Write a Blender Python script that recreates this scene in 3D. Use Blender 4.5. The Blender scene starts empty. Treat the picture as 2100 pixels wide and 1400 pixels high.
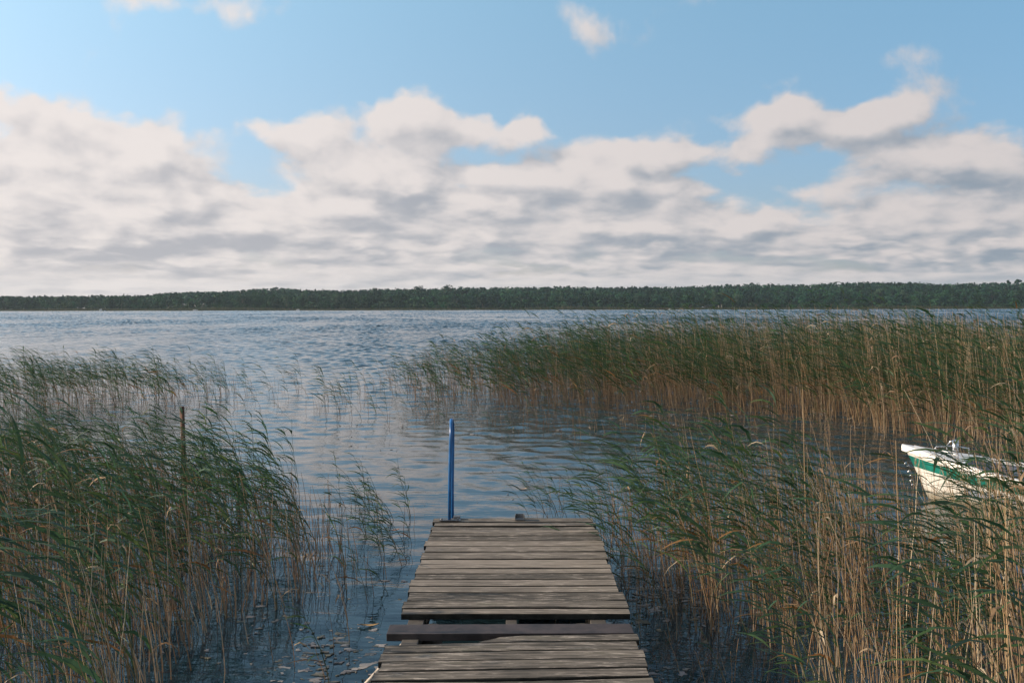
import bpy, bmesh, math, random
import numpy as np
from mathutils import Matrix, Vector

R = math.radians
random.seed(7)
rng = np.random.default_rng(7)
scene = bpy.context.scene
col = scene.collection

# ------------------------------------------------------------------ camera
CAM_H = 2.05                      # eye above the water
FPX = 2042.0                      # focal length in pixels of a 2100 px wide frame
PITCH = math.degrees(math.atan(69 / FPX))
cam_d = bpy.data.cameras.new('camera')
cam = bpy.data.objects.new('camera', cam_d)
col.objects.link(cam)
cam_d.sensor_width = 36.0
cam_d.lens = 36.0 * FPX / 2100.0
cam_d.clip_start = 0.05
cam_d.clip_end = 20000
CAM_M = Matrix.Translation((0, 0, CAM_H)) @ Matrix.Rotation(R(90 - PITCH), 4, 'X') @ Matrix.Rotation(R(-0.12), 4, 'Z')
cam.matrix_world = CAM_M
scene.camera = cam


def ray(px, py):
    d = Vector(((px - 1050) / FPX, (700 - py) / FPX, -1.0))
    return (CAM_M.to_3x3() @ d).normalized()


def W(px, py, z=0.0):
    """point of the horizontal plane at height z seen at pixel px, py"""
    d = ray(px, py)
    t = (z - CAM_H) / d.z
    return Vector((0, 0, CAM_H)) + d * t


def AT(px, py, y):
    d = ray(px, py)
    return Vector((0, 0, CAM_H)) + d * (y / d.y)


CAM_I = np.array(CAM_M.inverted())


def project(P):
    P = np.asarray(P, float)
    q = P @ CAM_I[:3, :3].T + CAM_I[:3, 3]
    return 1050 + FPX * q[:, 0] / -q[:, 2], 700 - FPX * q[:, 1] / -q[:, 2]


# ------------------------------------------------------------------ sun, sky, exposure
SUN_AZ, SUN_EL = -84.0, 22.0     # degrees from the view direction, clockwise; above the horizon
SUN_DIR = Vector((math.sin(R(SUN_AZ)) * math.cos(R(SUN_EL)), math.cos(R(SUN_AZ)) * math.cos(R(SUN_EL)), math.sin(R(SUN_EL))))
sun_d = bpy.data.lights.new('sun', 'SUN')
sun_d.energy = 5.0
sun_d.angle = R(0.5)
sun_d.color = (1.0, 0.82, 0.64)
sun = bpy.data.objects.new('sun', sun_d)
col.objects.link(sun)
sun.rotation_euler = SUN_DIR.to_track_quat('Z', 'Y').to_euler()
sun.location = (0, 0, 60)

scene.view_settings.view_transform = 'Standard'
scene.view_settings.look = 'None'
scene.view_settings.exposure = 0.35
scene.view_settings.gamma = 1.0
scene.view_settings.use_curve_mapping = False
scene.cycles.max_bounces = 6
scene.cycles.diffuse_bounces = 2
scene.cycles.glossy_bounces = 3
scene.cycles.transmission_bounces = 3
scene.cycles.transparent_max_bounces = 4
scene.cycles.volume_bounces = 0
scene.cycles.use_denoising = True


class E:
    """a small expression wrapper round shader sockets"""
    def __init__(self, nt, s):
        self.nt, self.s = nt, s

    def _m(self, op, *args, clamp=False):
        n = self.nt.nodes.new('ShaderNodeMath')
        n.operation = op
        n.use_clamp = clamp
        for i, a in enumerate(args):
            if isinstance(a, E):
                self.nt.links.new(a.s, n.inputs[i])
            else:
                n.inputs[i].default_value = a
        return E(self.nt, n.outputs[0])

    def __add__(self, o): return self._m('ADD', self, o)
    def __radd__(self, o): return self._m('ADD', self, o)
    def __sub__(self, o): return self._m('SUBTRACT', self, o)
    def __rsub__(self, o): return self._m('SUBTRACT', o, self)
    def __mul__(self, o): return self._m('MULTIPLY', self, o)
    def __rmul__(self, o): return self._m('MULTIPLY', self, o)
    def __truediv__(self, o): return self._m('DIVIDE', self, o)
    def __rtruediv__(self, o): return self._m('DIVIDE', o, self)
    def __pow__(self, o): return self._m('POWER', self, o)
    def max(self, o): return self._m('MAXIMUM', self, o)
    def min(self, o): return self._m('MINIMUM', self, o)
    def clamp(self): return self._m('ADD', self, 0.0, clamp=True)

    def ramp(self, a, b, lo=0.0, hi=1.0, smooth=True):
        n = self.nt.nodes.new('ShaderNodeMapRange')
        n.interpolation_type = 'SMOOTHSTEP' if smooth else 'LINEAR'
        n.clamp = True
        self.nt.links.new(self.s, n.inputs['Value'])
        for k, v in (('From Min', a), ('From Max', b), ('To Min', lo), ('To Max', hi)):
            n.inputs[k].default_value = v
        return E(self.nt, n.outputs[0])


def put(nt, sock, v):
    if isinstance(v, E): nt.links.new(v.s, sock)
    elif hasattr(v, 'is_output'): nt.links.new(v, sock)
    else: sock.default_value = v


def vec(nt, x, y, z=0.0):
    n = nt.nodes.new('ShaderNodeCombineXYZ')
    for i, a in enumerate((x, y, z)): put(nt, n.inputs[i], a)
    return n.outputs[0]


def sep(nt, v):
    n = nt.nodes.new('ShaderNodeSeparateXYZ')
    nt.links.new(v, n.inputs[0])
    return [E(nt, o) for o in n.outputs]


def noise(nt, v, scale=1.0, detail=4.0, rough=0.55, dist=0.0, out='Fac'):
    n = nt.nodes.new('ShaderNodeTexNoise')
    if v is not None: nt.links.new(v, n.inputs['Vector'])
    n.inputs['Scale'].default_value = scale
    n.inputs['Detail'].default_value = detail
    n.inputs['Roughness'].default_value = rough
    n.inputs['Distortion'].default_value = dist
    return E(nt, n.outputs[0]) if out == 'Fac' else n.outputs[1]


def mixc(nt, fac, a, b, blend='MIX'):
    n = nt.nodes.new('ShaderNodeMix')
    n.data_type = 'RGBA'
    n.blend_type = blend
    put(nt, n.inputs[0], fac)
    for i, c in ((6, a), (7, b)):
        if isinstance(c, (tuple, list)): n.inputs[i].default_value = (*c[:3], 1)
        else: put(nt, n.inputs[i], c)
    return n.outputs[2]


def vmath(nt, op, a, b=None, c=None):
    n = nt.nodes.new('ShaderNodeVectorMath')
    n.operation = op
    for i, q in enumerate((a, b, c)):
        if q is None: continue
        if isinstance(q, (tuple, list)): n.inputs[i].default_value = q
        else: nt.links.new(q, n.inputs[i])
    return n


# the cloud banks: where each stands in the sky (azimuth and elevation, from pixel centres), its size and weight
CLOUDS = [
    # cx, cy, rx, ry, weight
    (60, 330, 260, 85, 1.25), (290, 300, 115, 75, 1.25), (130, 250, 100, 40, .75), (20, 205, 30, 40, .55),
    (200, 430, 330, 80, 1.2), (400, 400, 130, 60, .8), (455, 300, 40, 30, .25),
    (590, 265, 100, 38, .85), (690, 320, 150, 60, .9), (830, 365, 180, 68, 1.2), (700, 440, 260, 60, .9),
    (850, 225, 75, 55, 1.05), (960, 275, 170, 45, 1.05), (770, 245, 90, 38, .8), (1060, 265, 60, 35, .5), (980, 460, 110, 40, .9),
    (1110, 370, 130, 55, 1.1), (1280, 375, 150, 50, 1.1), (1380, 415, 120, 42, 1.0), (1270, 305, 150, 32, .85), (1400, 325, 120, 26, .7),
    (1560, 305, 80, 36, .85), (1650, 255, 190, 45, .8), (1770, 235, 150, 60, 1.1), (1560, 230, 130, 25, .5), (1890, 325, 190, 52, 1.2), (2050, 345, 120, 60, 1.2),
    (1720, 395, 190, 40, .72), (1890, 440, 130, 34, 1.0), (1560, 460, 130, 34, .8),
    (430, 12, 170, 50, .58), (300, 0, 90, 50, .40), (1205, 25, 115, 62, .66), (1225, 90, 65, 55, .50), (1445, 5, 85, 40, .52), (1830, 115, 150, 40, .26), (1250, 455, 190, 45, .75), (1400, 470, 150, 40, .6),
    (1130, 225, 40, 28, .25), (2080, 470, 110, 50, .9),
]


pf = random.Random(23)
for row, (yy_, ry_, st_) in enumerate(((375, 30, 230), (425, 25, 200), (465, 20, 165), (500, 15, 140), (528, 11, 120))):
    xx_ = -120 + row * 60
    while xx_ < 2250:
        gap = (xx_ > 1430 and row < 2) or (400 < xx_ < 600 and row < 2) or (1950 < xx_ and row == 2)
        if pf.random() < .80 and not gap: CLOUDS.append((xx_ + pf.uniform(-40, 40), yy_ + pf.uniform(-14, 14), st_ * pf.uniform(.38, .62), ry_ * pf.uniform(.8, 1.25), pf.uniform(.55, .95)))
        xx_ += st_


def azel(px, py):
    d = ray(px, py)
    return math.atan2(d.x, d.y), math.asin(d.z)


def density_group():
    g = bpy.data.node_groups.new('cloud_density', 'ShaderNodeTree')
    g.interface.new_socket('P', in_out='INPUT', socket_type='NodeSocketVector')
    g.interface.new_socket('D', in_out='OUTPUT', socket_type='NodeSocketFloat')
    gi = g.nodes.new('NodeGroupInput')
    go = g.nodes.new('NodeGroupOutput')
    P = gi.outputs[0]
    az, el, _ = sep(g, P)
    X = az * 22.0
    Y = (el + 0.035)._m('LOGARITHM', el + 0.035, 2.71828) * 6.0
    big = noise(g, vec(g, X, Y, 3.1), 0.55, 8.0, 0.58, 0.2)
    wv = noise(g, vec(g, X, Y, 9.7), 0.8, 3.0, 0.5, out='Color')
    off = vmath(g, 'MULTIPLY_ADD', wv, (0.085, 0.05, 0), (-0.0425, -0.025, 0)).outputs[0]
    Q = vmath(g, 'ADD', P, off).outputs[0]
    total = None
    for cx, cy, rx, ry, w in CLOUDS:
        a, e = azel(cx, cy)
        sx, sy = FPX / rx, FPX / ry
        q = vmath(g, 'MULTIPLY_ADD', Q, (sx, sy, 0), (-a * sx, -e * sy, 0)).outputs[0]
        r2 = E(g, vmath(g, 'DOT_PRODUCT', q, q).outputs['Value'])
        b = (r2 * -1.5)._m('EXPONENT', r2 * -1.5) * w
        total = b if total is None else total + b
    low = el.ramp(0.045, 0.13, 0.66, 0.0) + el.ramp(0.0, 0.055, 0.75, 0.0)
    far = az._m('ABSOLUTE', az).ramp(0.6, 0.85) * 0.55      # broken cloud round the rest of the sky
    d = total + low + far + (big - 0.5) * 1.9
    g.links.new(d.s, go.inputs[0])
    return g


world = bpy.data.worlds.new('World')
scene.world = world
world.use_nodes = True
nt = world.node_tree
nt.nodes.clear()
wo = nt.nodes.new('ShaderNodeOutputWorld')
bg = nt.nodes.new('ShaderNodeBackground')
nt.links.new(bg.outputs[0], wo.inputs[0])
SKY = 0.15
bg.inputs[1].default_value = SKY
sky = nt.nodes.new('ShaderNodeTexSky')
sky.sky_type = 'NISHITA'
sky.sun_disc = False
sky.sun_elevation = R(SUN_EL)
sky.sun_rotation = R(SUN_AZ)
sky.altitude = 0
sky.air_density = 1.0
sky.dust_density = 0.6
sky.ozone_density = 1.6
tc = nt.nodes.new('ShaderNodeTexCoord')
x, y, z = sep(nt, tc.outputs['Generated'])
az = x._m('ARCTAN2', x, y)
el = z._m('ARCSINE', z).max(0.0)
DG = density_group()


def dens(k):
    n = nt.nodes.new('ShaderNodeGroup')
    n.node_tree = DG
    nt.links.new(vec(nt, az - (el * 0.08 + 0.008) * k, el + (el * 0.09 + 0.007) * k), n.inputs[0])
    return E(nt, n.outputs[0])


d0 = dens(0.0)
d1 = dens(1.0)
alpha = d0.ramp(0.30, 0.85)
lx, ly = az * 33.0 + el * 8.0, (el + 0.03)._m('LOGARITHM', el + 0.03, 2.71828) * 9.5


def lump(dx, dy):
    return noise(nt, vec(nt, lx + dx, ly + dy, 5.0), 0.62, 4.0, 0.48, 0.3)


L0, L1 = lump(0.0, 0.0), lump(-0.35, 0.55)
relief = (d0 - d1) * 0.85
thin = d0.ramp(0.4, 1.6, 0.12, 0.0)
lowk = el.ramp(0.10, 0.24, 1.0, 0.5)
shade = (0.56 + thin + relief * 0.64 + ((L0 - L1) * 0.9 + (L0 - 0.5) * 0.5) * lowk).ramp(0.0, 1.05)
c_lit = mixc(nt, az.ramp(-0.5, 0.5), (0.68, 0.625, 0.60), (0.54, 0.495, 0.485))
c_shd = mixc(nt, az.ramp(-0.5, 0.5), (0.38, 0.375, 0.40), (0.225, 0.265, 0.315))
cc = mixc(nt, shade, c_shd, c_lit)
hz = el.ramp(0.0, 0.05, 0.35, 0.0)
cc = mixc(nt, hz, cc, mixc(nt, az.ramp(-0.5, 0.5), (0.61, 0.555, 0.54), (0.40, 0.42, 0.45)))
n = nt.nodes.new('ShaderNodeMix'); n.data_type = 'RGBA'; n.blend_type = 'MULTIPLY'
n.inputs[0].default_value = 1.0
nt.links.new(cc, n.inputs[6])
n.inputs[7].default_value = (1 / SKY, 1 / SKY, 1 / SKY, 1)
tint = mixc(nt, el.ramp(0.02, 0.30, smooth=False), (0.50, 0.45, 0.62), (0.92, 1.0, 0.96))
tint = mixc(nt, 1.0, tint, mixc(nt, az.ramp(-0.5, 0.5, smooth=False), (1.30, 1.22, 1.12), (0.78, 0.90, 0.93)), 'MULTIPLY')
blue = mixc(nt, 1.0, sky.outputs[0], tint, 'MULTIPLY')
final = mixc(nt, alpha * 0.97, blue, n.outputs[2])
nt.links.new(final, bg.inputs[0])
world.cycles.sampling_method = 'MANUAL'
world.cycles.sample_map_resolution = 512


# ------------------------------------------------------------------ helpers
def tag(o, label=None, cat=None, group=None, kind=None):
    if label: o['label'] = label
    if cat: o['category'] = cat
    if group: o['group'] = group
    if kind: o['kind'] = kind
    return o


def link(name, data, parent=None, loc=None):
    o = bpy.data.objects.new(name, data)
    col.objects.link(o)
    if parent is not None: o.parent = parent
    if loc is not None: o.location = loc
    return o


def empty(name, loc=(0, 0, 0), rz=0.0):
    o = link(name, None, None, loc)
    o.empty_display_size = 0.2
    o.rotation_euler = (0, 0, rz)
    return o


def mesh_np(name, V, Q, mats, C=None, smooth=False, mat_idx=None):
    """a mesh from numpy vertices, quads and per-vertex colours"""
    V = np.ascontiguousarray(V, np.float32)
    Q = np.ascontiguousarray(Q, np.int32)
    me = bpy.data.meshes.new(name)
    me.vertices.add(len(V))
    me.vertices.foreach_set('co', V.ravel())
    k = Q.shape[1]
    me.loops.add(Q.size)
    me.loops.foreach_set('vertex_index', Q.ravel())
    me.polygons.add(len(Q))
    me.polygons.foreach_set('loop_start', np.arange(0, Q.size, k, dtype=np.int32))
    me.polygons.foreach_set('loop_total', np.full(len(Q), k, np.int32))
    if mat_idx is not None: me.polygons.foreach_set('material_index', np.ascontiguousarray(mat_idx, np.int32))
    me.polygons.foreach_set('use_smooth', np.full(len(Q), bool(smooth)))
    if C is not None:
        a = me.color_attributes.new('Col', 'FLOAT_COLOR', 'POINT')
        c4 = np.ones((len(V), 4), np.float32)
        c4[:, :3] = C
        a.data.foreach_set('color', c4.ravel())
    me.update(calc_edges=True)
    me.validate()
    for m in (mats if isinstance(mats, (list, tuple)) else [mats]): me.materials.append(m)
    return me


def bm_obj(name, bm, mats, parent=None, loc=None, smooth=False):
    me = bpy.data.meshes.new(name)
    bmesh.ops.recalc_face_normals(bm, faces=bm.faces)
    bm.to_mesh(me)
    bm.free()
    for m in (mats if isinstance(mats, (list, tuple)) else [mats]): me.materials.append(m)
    if smooth:
        for p in me.polygons: p.use_smooth = True
    return link(name, me, parent, loc)


def add_box(bm, c, s, rot=None, mi=0, bevel=0.0):
    M = Matrix.Translation(c) @ (rot.to_4x4() if rot is not None else Matrix()) @ Matrix.Diagonal((*s, 1))
    r = bmesh.ops.create_cube(bm, size=1.0, matrix=M)
    fs = {f for v in r['verts'] for f in v.link_faces}
    for f in fs: f.material_index = mi
    if bevel:
        es = {e for v in r['verts'] for e in v.link_edges}
        rb = bmesh.ops.bevel(bm, geom=list(es), offset=bevel, segments=2, profile=0.6, affect='EDGES')
        for f in rb['faces']: f.material_index = mi


def add_tube(bm, pts, rad, n=10, mi=0, cap=True):
    pts = [Vector(p) for p in pts]
    rads = rad if isinstance(rad, (list, tuple)) else [rad] * len(pts)
    rings = []
    ref = Vector((0, 0, 1))
    for i, p in enumerate(pts):
        t = (pts[min(i + 1, len(pts) - 1)] - pts[max(i - 1, 0)]).normalized()
        if i == 0:
            ref = Vector((1, 0, 0)) if abs(t.x) < 0.9 else Vector((0, 1, 0))
        u = (ref - t * ref.dot(t)).normalized()
        ref = u
        v = t.cross(u)
        rings.append([bm.verts.new(p + (u * math.cos(a) + v * math.sin(a)) * rads[i]) for a in [2 * math.pi * k / n for k in range(n)]])
    for a, b in zip(rings, rings[1:]):
        for k in range(n):
            f = bm.faces.new((a[k], a[(k + 1) % n], b[(k + 1) % n], b[k]))
            f.material_index = mi
            f.smooth = True
    if cap:
        for r in (rings[0], rings[-1]):
            bm.faces.new(r).material_index = mi


def mat(name):
    m = bpy.data.materials.new(name)
    m.use_nodes = True
    t = m.node_tree
    b = t.nodes['Principled BSDF']
    return m, t, b


def plain(name, c, rough=0.5, metal=0.0, var=0.15, scale=6.0, bump=0.0, spec=0.5):
    m, t, b = mat(name)
    tcn = t.nodes.new('ShaderNodeTexCoord')
    n1 = noise(t, tcn.outputs['Object'], scale, 5, 0.6)
    f = n1.ramp(0.3, 0.7)
    t.links.new(mixc(t, f, tuple(v * (1 - var) for v in c), tuple(min(1, v * (1 + var)) for v in c)), b.inputs['Base Color'])
    b.inputs['Roughness'].default_value = rough
    b.inputs['Metallic'].default_value = metal
    b.inputs['Specular IOR Level'].default_value = spec
    if bump:
        bn = t.nodes.new('ShaderNodeBump')
        bn.inputs['Distance'].default_value = bump
        t.links.new(n1.s, bn.inputs['Height'])
        t.links.new(bn.outputs[0], b.inputs['Normal'])
    return m


def leafy(name, rough=0.55, trans=0.35, spec=0.3):
    m, t, b = mat(name)
    a = t.nodes.new('ShaderNodeAttribute')
    a.attribute_name = 'Col'
    t.links.new(a.outputs['Color'], b.inputs['Base Color'])
    b.inputs['Roughness'].default_value = rough
    b.inputs['Specular IOR Level'].default_value = spec
    tr = t.nodes.new('ShaderNodeBsdfTranslucent')
    hs = t.nodes.new('ShaderNodeHueSaturation')
    hs.inputs['Hue'].default_value = 0.485
    hs.inputs['Value'].default_value = 1.3
    t.links.new(a.outputs['Color'], hs.inputs['Color'])
    t.links.new(hs.outputs[0], tr.inputs[0])
    mx = t.nodes.new('ShaderNodeMixShader')
    mx.inputs[0].default_value = trans
    t.links.new(b.outputs[0], mx.inputs[1])
    t.links.new(tr.outputs[0], mx.inputs[2])
    t.links.new(mx.outputs[0], t.nodes['Material Output'].inputs[0])
    return m


M_LEAF = leafy('reed_leaf', 0.5, 0.35, 0.35)
M_STEM = leafy('reed_stem', 0.55, 0.0, 0.3)
M_CROWN = leafy('tree_leaves', 0.7, 0.12, 0.1)
M_BARK = plain('bark', (0.10, 0.075, 0.055), 0.9, 0, 0.3, 3.0, 0.02)
M_WHITE = plain('white_gelcoat', (0.80, 0.78, 0.74), 0.28, 0, 0.05, 5.0)
M_GREEN = plain('green_gelcoat', (0.014, 0.19, 0.15), 0.35, 0, 0.3, 9.0)


def hull_white():
    m, t, b = mat('stained_white_hull')
    tcn = t.nodes.new('ShaderNodeTexCoord')
    ox, oy, oz = sep(t, tcn.outputs['Object'])
    n1 = noise(t, vec(t, ox * 3, oy * 3, oz * 9), 2.0, 6, .65)
    st = (oz + (n1 - .5) * .12).ramp(.01, .16, 1.0, 0.0)
    scuff = noise(t, vec(t, ox * 2, oy * 2, oz * 26), 3.0, 4, .6).ramp(.62, .72)
    c = mixc(t, st * .75, (.80, .77, .71), (.30, .25, .15))
    c = mixc(t, scuff * .35, c, (.45, .42, .37))
    t.links.new(c, b.inputs['Base Color'])
    b.inputs['Roughness'].default_value = .35
    return m


M_HULL = hull_white()
M_DARKIN = plain('boat_inside', (0.20, 0.23, 0.29), 0.6, 0, 0.12, 6.0)
M_CHROME = plain('chrome', (0.62, 0.62, 0.62), 0.25, 1.0, 0.05)
M_BLUE = plain('blue_paint', (0.020, 0.120, 0.32), 0.3, 0, 0.18, 14.0, 0.0005)
M_STEEL = plain('galvanised_steel', (0.20, 0.20, 0.20), 0.5, 0.8, 0.3, 20.0)
M_RUST = plain('rusty_steel', (0.12, 0.060, 0.042), 0.85, 0.1, 0.5, 14.0, 0.002)
M_RUSTP = plain('flaking_pale_paint', (0.36, 0.30, 0.25), 0.8, 0.0, 0.45, 18.0, 0.002)
M_POLE = plain('pale_wood', (0.55, 0.47, 0.38), 0.7, 0, 0.15, 12.0)
M_BROWN = plain('brown_stained_board', (0.042, 0.030, 0.026), 0.6, 0, 0.5, 9.0, 0.001)
M_ROOF = plain('dark_roof', (0.06, 0.058, 0.06), 0.8, 0, 0.2)
M_CABIN = plain('brown_timber', (0.13, 0.07, 0.045), 0.8, 0, 0.2)
M_GLASS = plain('dark_glass', (0.03, 0.035, 0.04), 0.15, 0, 0.1)
M_RED = plain('red_canvas', (0.30, 0.04, 0.035), 0.7, 0, 0.15)


# ------------------------------------------------------------------ water
def water_material():
    m, t, b = mat('lake_water')
    b.inputs['Base Color'].default_value = (0.011, 0.028, 0.038, 1)
    b.inputs['Roughness'].default_value = 0.04
    b.inputs['IOR'].default_value = 1.333
    g = t.nodes.new('ShaderNodeNewGeometry')
    px_, py_, pz_ = sep(t, g.outputs['Position'])
    # open lake: wavelets with crests across the wind; sheltered water by the reeds: small ripples
    openw = py_.ramp(14.0, 75.0, 0.10, 1.0)
    a1 = noise(t, vec(t, px_ * 0.55, py_ * 1.15), 1.0, 3.5, 0.62, 0.5)
    a2 = noise(t, vec(t, px_ * 0.5 + py_ * 0.25, py_ * 1.3, 4.0), 3.2, 3.0, 0.6, 0.3)
    a3 = noise(t, vec(t, px_ * 0.35 + py_ * 0.12, py_ - px_ * 0.10, 7.0), 6.5, 2.0, 0.5, 0.6)
    gust = noise(t, vec(t, px_ * 0.45, py_ * 0.10, 2.0), 1.0, 4.0, 0.6, 0.5).ramp(0.30, 0.70, 0.35, 1.5)
    h = (a1 * 0.05 * openw * gust + a2 * (openw * 0.06 * gust + 0.0025) + a3 * 0.0012)
    bn = t.nodes.new('ShaderNodeBump')
    bn.inputs['Strength'].default_value = 1.0
    bn.inputs['Distance'].default_value = 1.0
    t.links.new(h.s, bn.inputs['Height'])
    t.links.new(bn.outputs[0], b.inputs['Normal'])
    return m


def grid_sheet(name, xs, ys, zf, m):
    X, Y = np.meshgrid(xs, ys)
    Z = zf(X, Y)
    V = np.stack([X, Y, Z], -1).reshape(-1, 3)
    nx, ny = len(xs), len(ys)
    i = np.arange(nx * ny).reshape(ny, nx)
    Q = np.stack([i[:-1, :-1], i[:-1, 1:], i[1:, 1:], i[1:, :-1]], -1).reshape(-1, 4)
    return link(name, mesh_np(name, V, Q, m, smooth=True))


SHORE = 900.0


def lake_mesh():
    r = np.random.default_rng(17)
    ys = [-60., -20., -6., 1.0]
    while ys[-1] < 905: ys.append(ys[-1] + 0.055 + 0.0016 * max(ys[-1], 0) ** 0.92)
    ys = np.array(ys + [960.])
    u = np.linspace(-1, 1, 620)
    half = 8 + 0.60 * np.clip(ys, 0, None)
    X = half[:, None] * u[None]
    X = np.concatenate([np.full((len(ys), 1), -4000.), X, np.full((len(ys), 1), 4000.)], 1)
    Y = np.repeat(ys[:, None], X.shape[1], 1)
    sp = np.maximum(np.gradient(ys), (half * 2 / 619) * 0.55)[:, None]
    yc = np.clip(ys, 0, None)[:, None]
    rms = np.interp(yc, [0, 9, 14, 24, 60, 150, 900], [.014, .030, .045, .080, .18, .30, .34])
    gust = .75 + .5 * np.sin(X * .11 + 2 * np.sin(Y * .031)) * np.sin(Y * .043 + X * .017) + .35 * np.sin(X * .9 + Y * .13 + 2 * np.sin(Y * .21)) * np.sin(Y * .17 - X * .31)
    Z = np.zeros_like(X)
    N = 44
    e = np.zeros_like(yc)
    lam = np.exp(np.linspace(math.log(.30), math.log(9.0), N))
    for i in range(N):
        th = r.normal(math.atan2(-.62, -.78), .62)
        k = 2 * math.pi / lam[i]
        w = np.clip((lam[i] / sp - 3.0) / 3.0, 0, 1)
        w = w * np.clip((np.interp(yc, [10, 30, 70, 200, 900], [1.2, 1.4, 1.7, 2.6, 4.5]) - lam[i]) / .9, .03, 1)
        e = e + w ** 2 / 2
        Z += w * np.sin(k * (X * math.cos(th) + Y * math.sin(th)) + r.uniform(0, 6.28) + .8 * np.sin(X * .37 + i) * np.sin(Y * .29 + i * 2)) * (lam[i] / (2 * math.pi))
    Z *= rms / np.sqrt(np.maximum(e, .3)) * np.clip(gust, .2, 1.6)
    Z[:, 0] = Z[:, -1] = 0
    Z[:3] = 0
    V = np.stack([X, Y, Z], -1).reshape(-1, 3)
    ny, nx = X.shape
    i = np.arange(nx * ny, dtype=np.int32).reshape(ny, nx)
    Q = np.stack([i[:-1, :-1], i[:-1, 1:], i[1:, 1:], i[1:, :-1]], -1).reshape(-1, 4)
    return link('water', mesh_np('water', V, Q, water_material(), smooth=True))


SHORE = 900.0
lake = lake_mesh()
tag(lake, 'rippled blue grey lake water', 'water', kind='structure')

# ------------------------------------------------------------------ far shore
SKYLINE = np.array([(-600, 606), (0, 607), (150, 607), (300, 605), (340, 600), (400, 598), (450, 597), (520, 592), (560, 590), (620, 592), (700, 594), (760, 592),
                    (850, 590), (1000, 588), (1200, 587), (1400, 586), (1560, 581), (1640, 583), (1700, 579), (1800, 576), (1870, 577), (1930, 581),
                    (1990, 579), (2060, 578), (2100, 577), (2700, 577)], float)


def sky_h(X, Y):
    """height of the wood's top line along this bearing at this distance"""
    pxx = 1050 + FPX * X / Y
    py = np.interp(pxx, SKYLINE[:, 0], SKYLINE[:, 1])
    hor = 631 + 0.0021 * (1050 - pxx)
    return CAM_H + (hor - py) / FPX * Y


RIDGE = 1180.0


def ground_z(X, Y):
    s = np.clip((Y - SHORE - 14) / (RIDGE - SHORE - 14), 0, 1)
    ridge = np.maximum(sky_h(X, np.full_like(Y, RIDGE)) - 15.0, 1.5)
    z = 0.5 + (ridge - 0.5) * s ** 1.2
    z = z - np.clip((Y - RIDGE - 60) / 400, 0, 1) * 10
    z = np.where(Y < SHORE, -2.0, np.where(Y < SHORE + 3, 0.25, z))
    return z + 0.25 * np.sin(X * 0.13) * np.sin(Y * 0.11) * (Y > SHORE + 4)


M_SOIL = plain('forest_floor', (0.05, 0.055, 0.03), 0.95, 0, 0.3, 0.3)
terr = grid_sheet('hills', np.linspace(-1500, 1500, 151), np.concatenate([[880, SHORE - 0.1, SHORE, SHORE + 3, SHORE + 8, SHORE + 16], np.linspace(SHORE + 30, 2400, 60)]), ground_z, M_SOIL)
tag(terr, 'low wooded hills along the far shore', 'hills', kind='structure')


def cards(P, N, size, rngl, up_bias=0.0, rough=0.55):
    """square leaf clumps at P facing roughly along N"""
    n = len(P)
    N = N + rngl.normal(0, rough, (n, 3))
    N[:, 2] += up_bias
    N /= np.linalg.norm(N, axis=1, keepdims=True) + 1e-9
    a = rngl.normal(0, 1, (n, 3))
    U = np.cross(N, a); U /= np.linalg.norm(U, axis=1, keepdims=True) + 1e-9
    Vv = np.cross(N, U)
    s = np.asarray(size).reshape(-1, 1) * rngl.uniform(0.65, 1.35, (n, 1))
    b = s * rngl.uniform(0.6, 1.0, (n, 1))
    V = np.stack([P - U * s * .5 - Vv * b * .2, P + Vv * b * -.5, P + U * s * .5 + Vv * b * .15, P + Vv * b * .5], 1).reshape(-1, 3)
    return V, np.arange(4 * n).reshape(n, 4)


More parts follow.
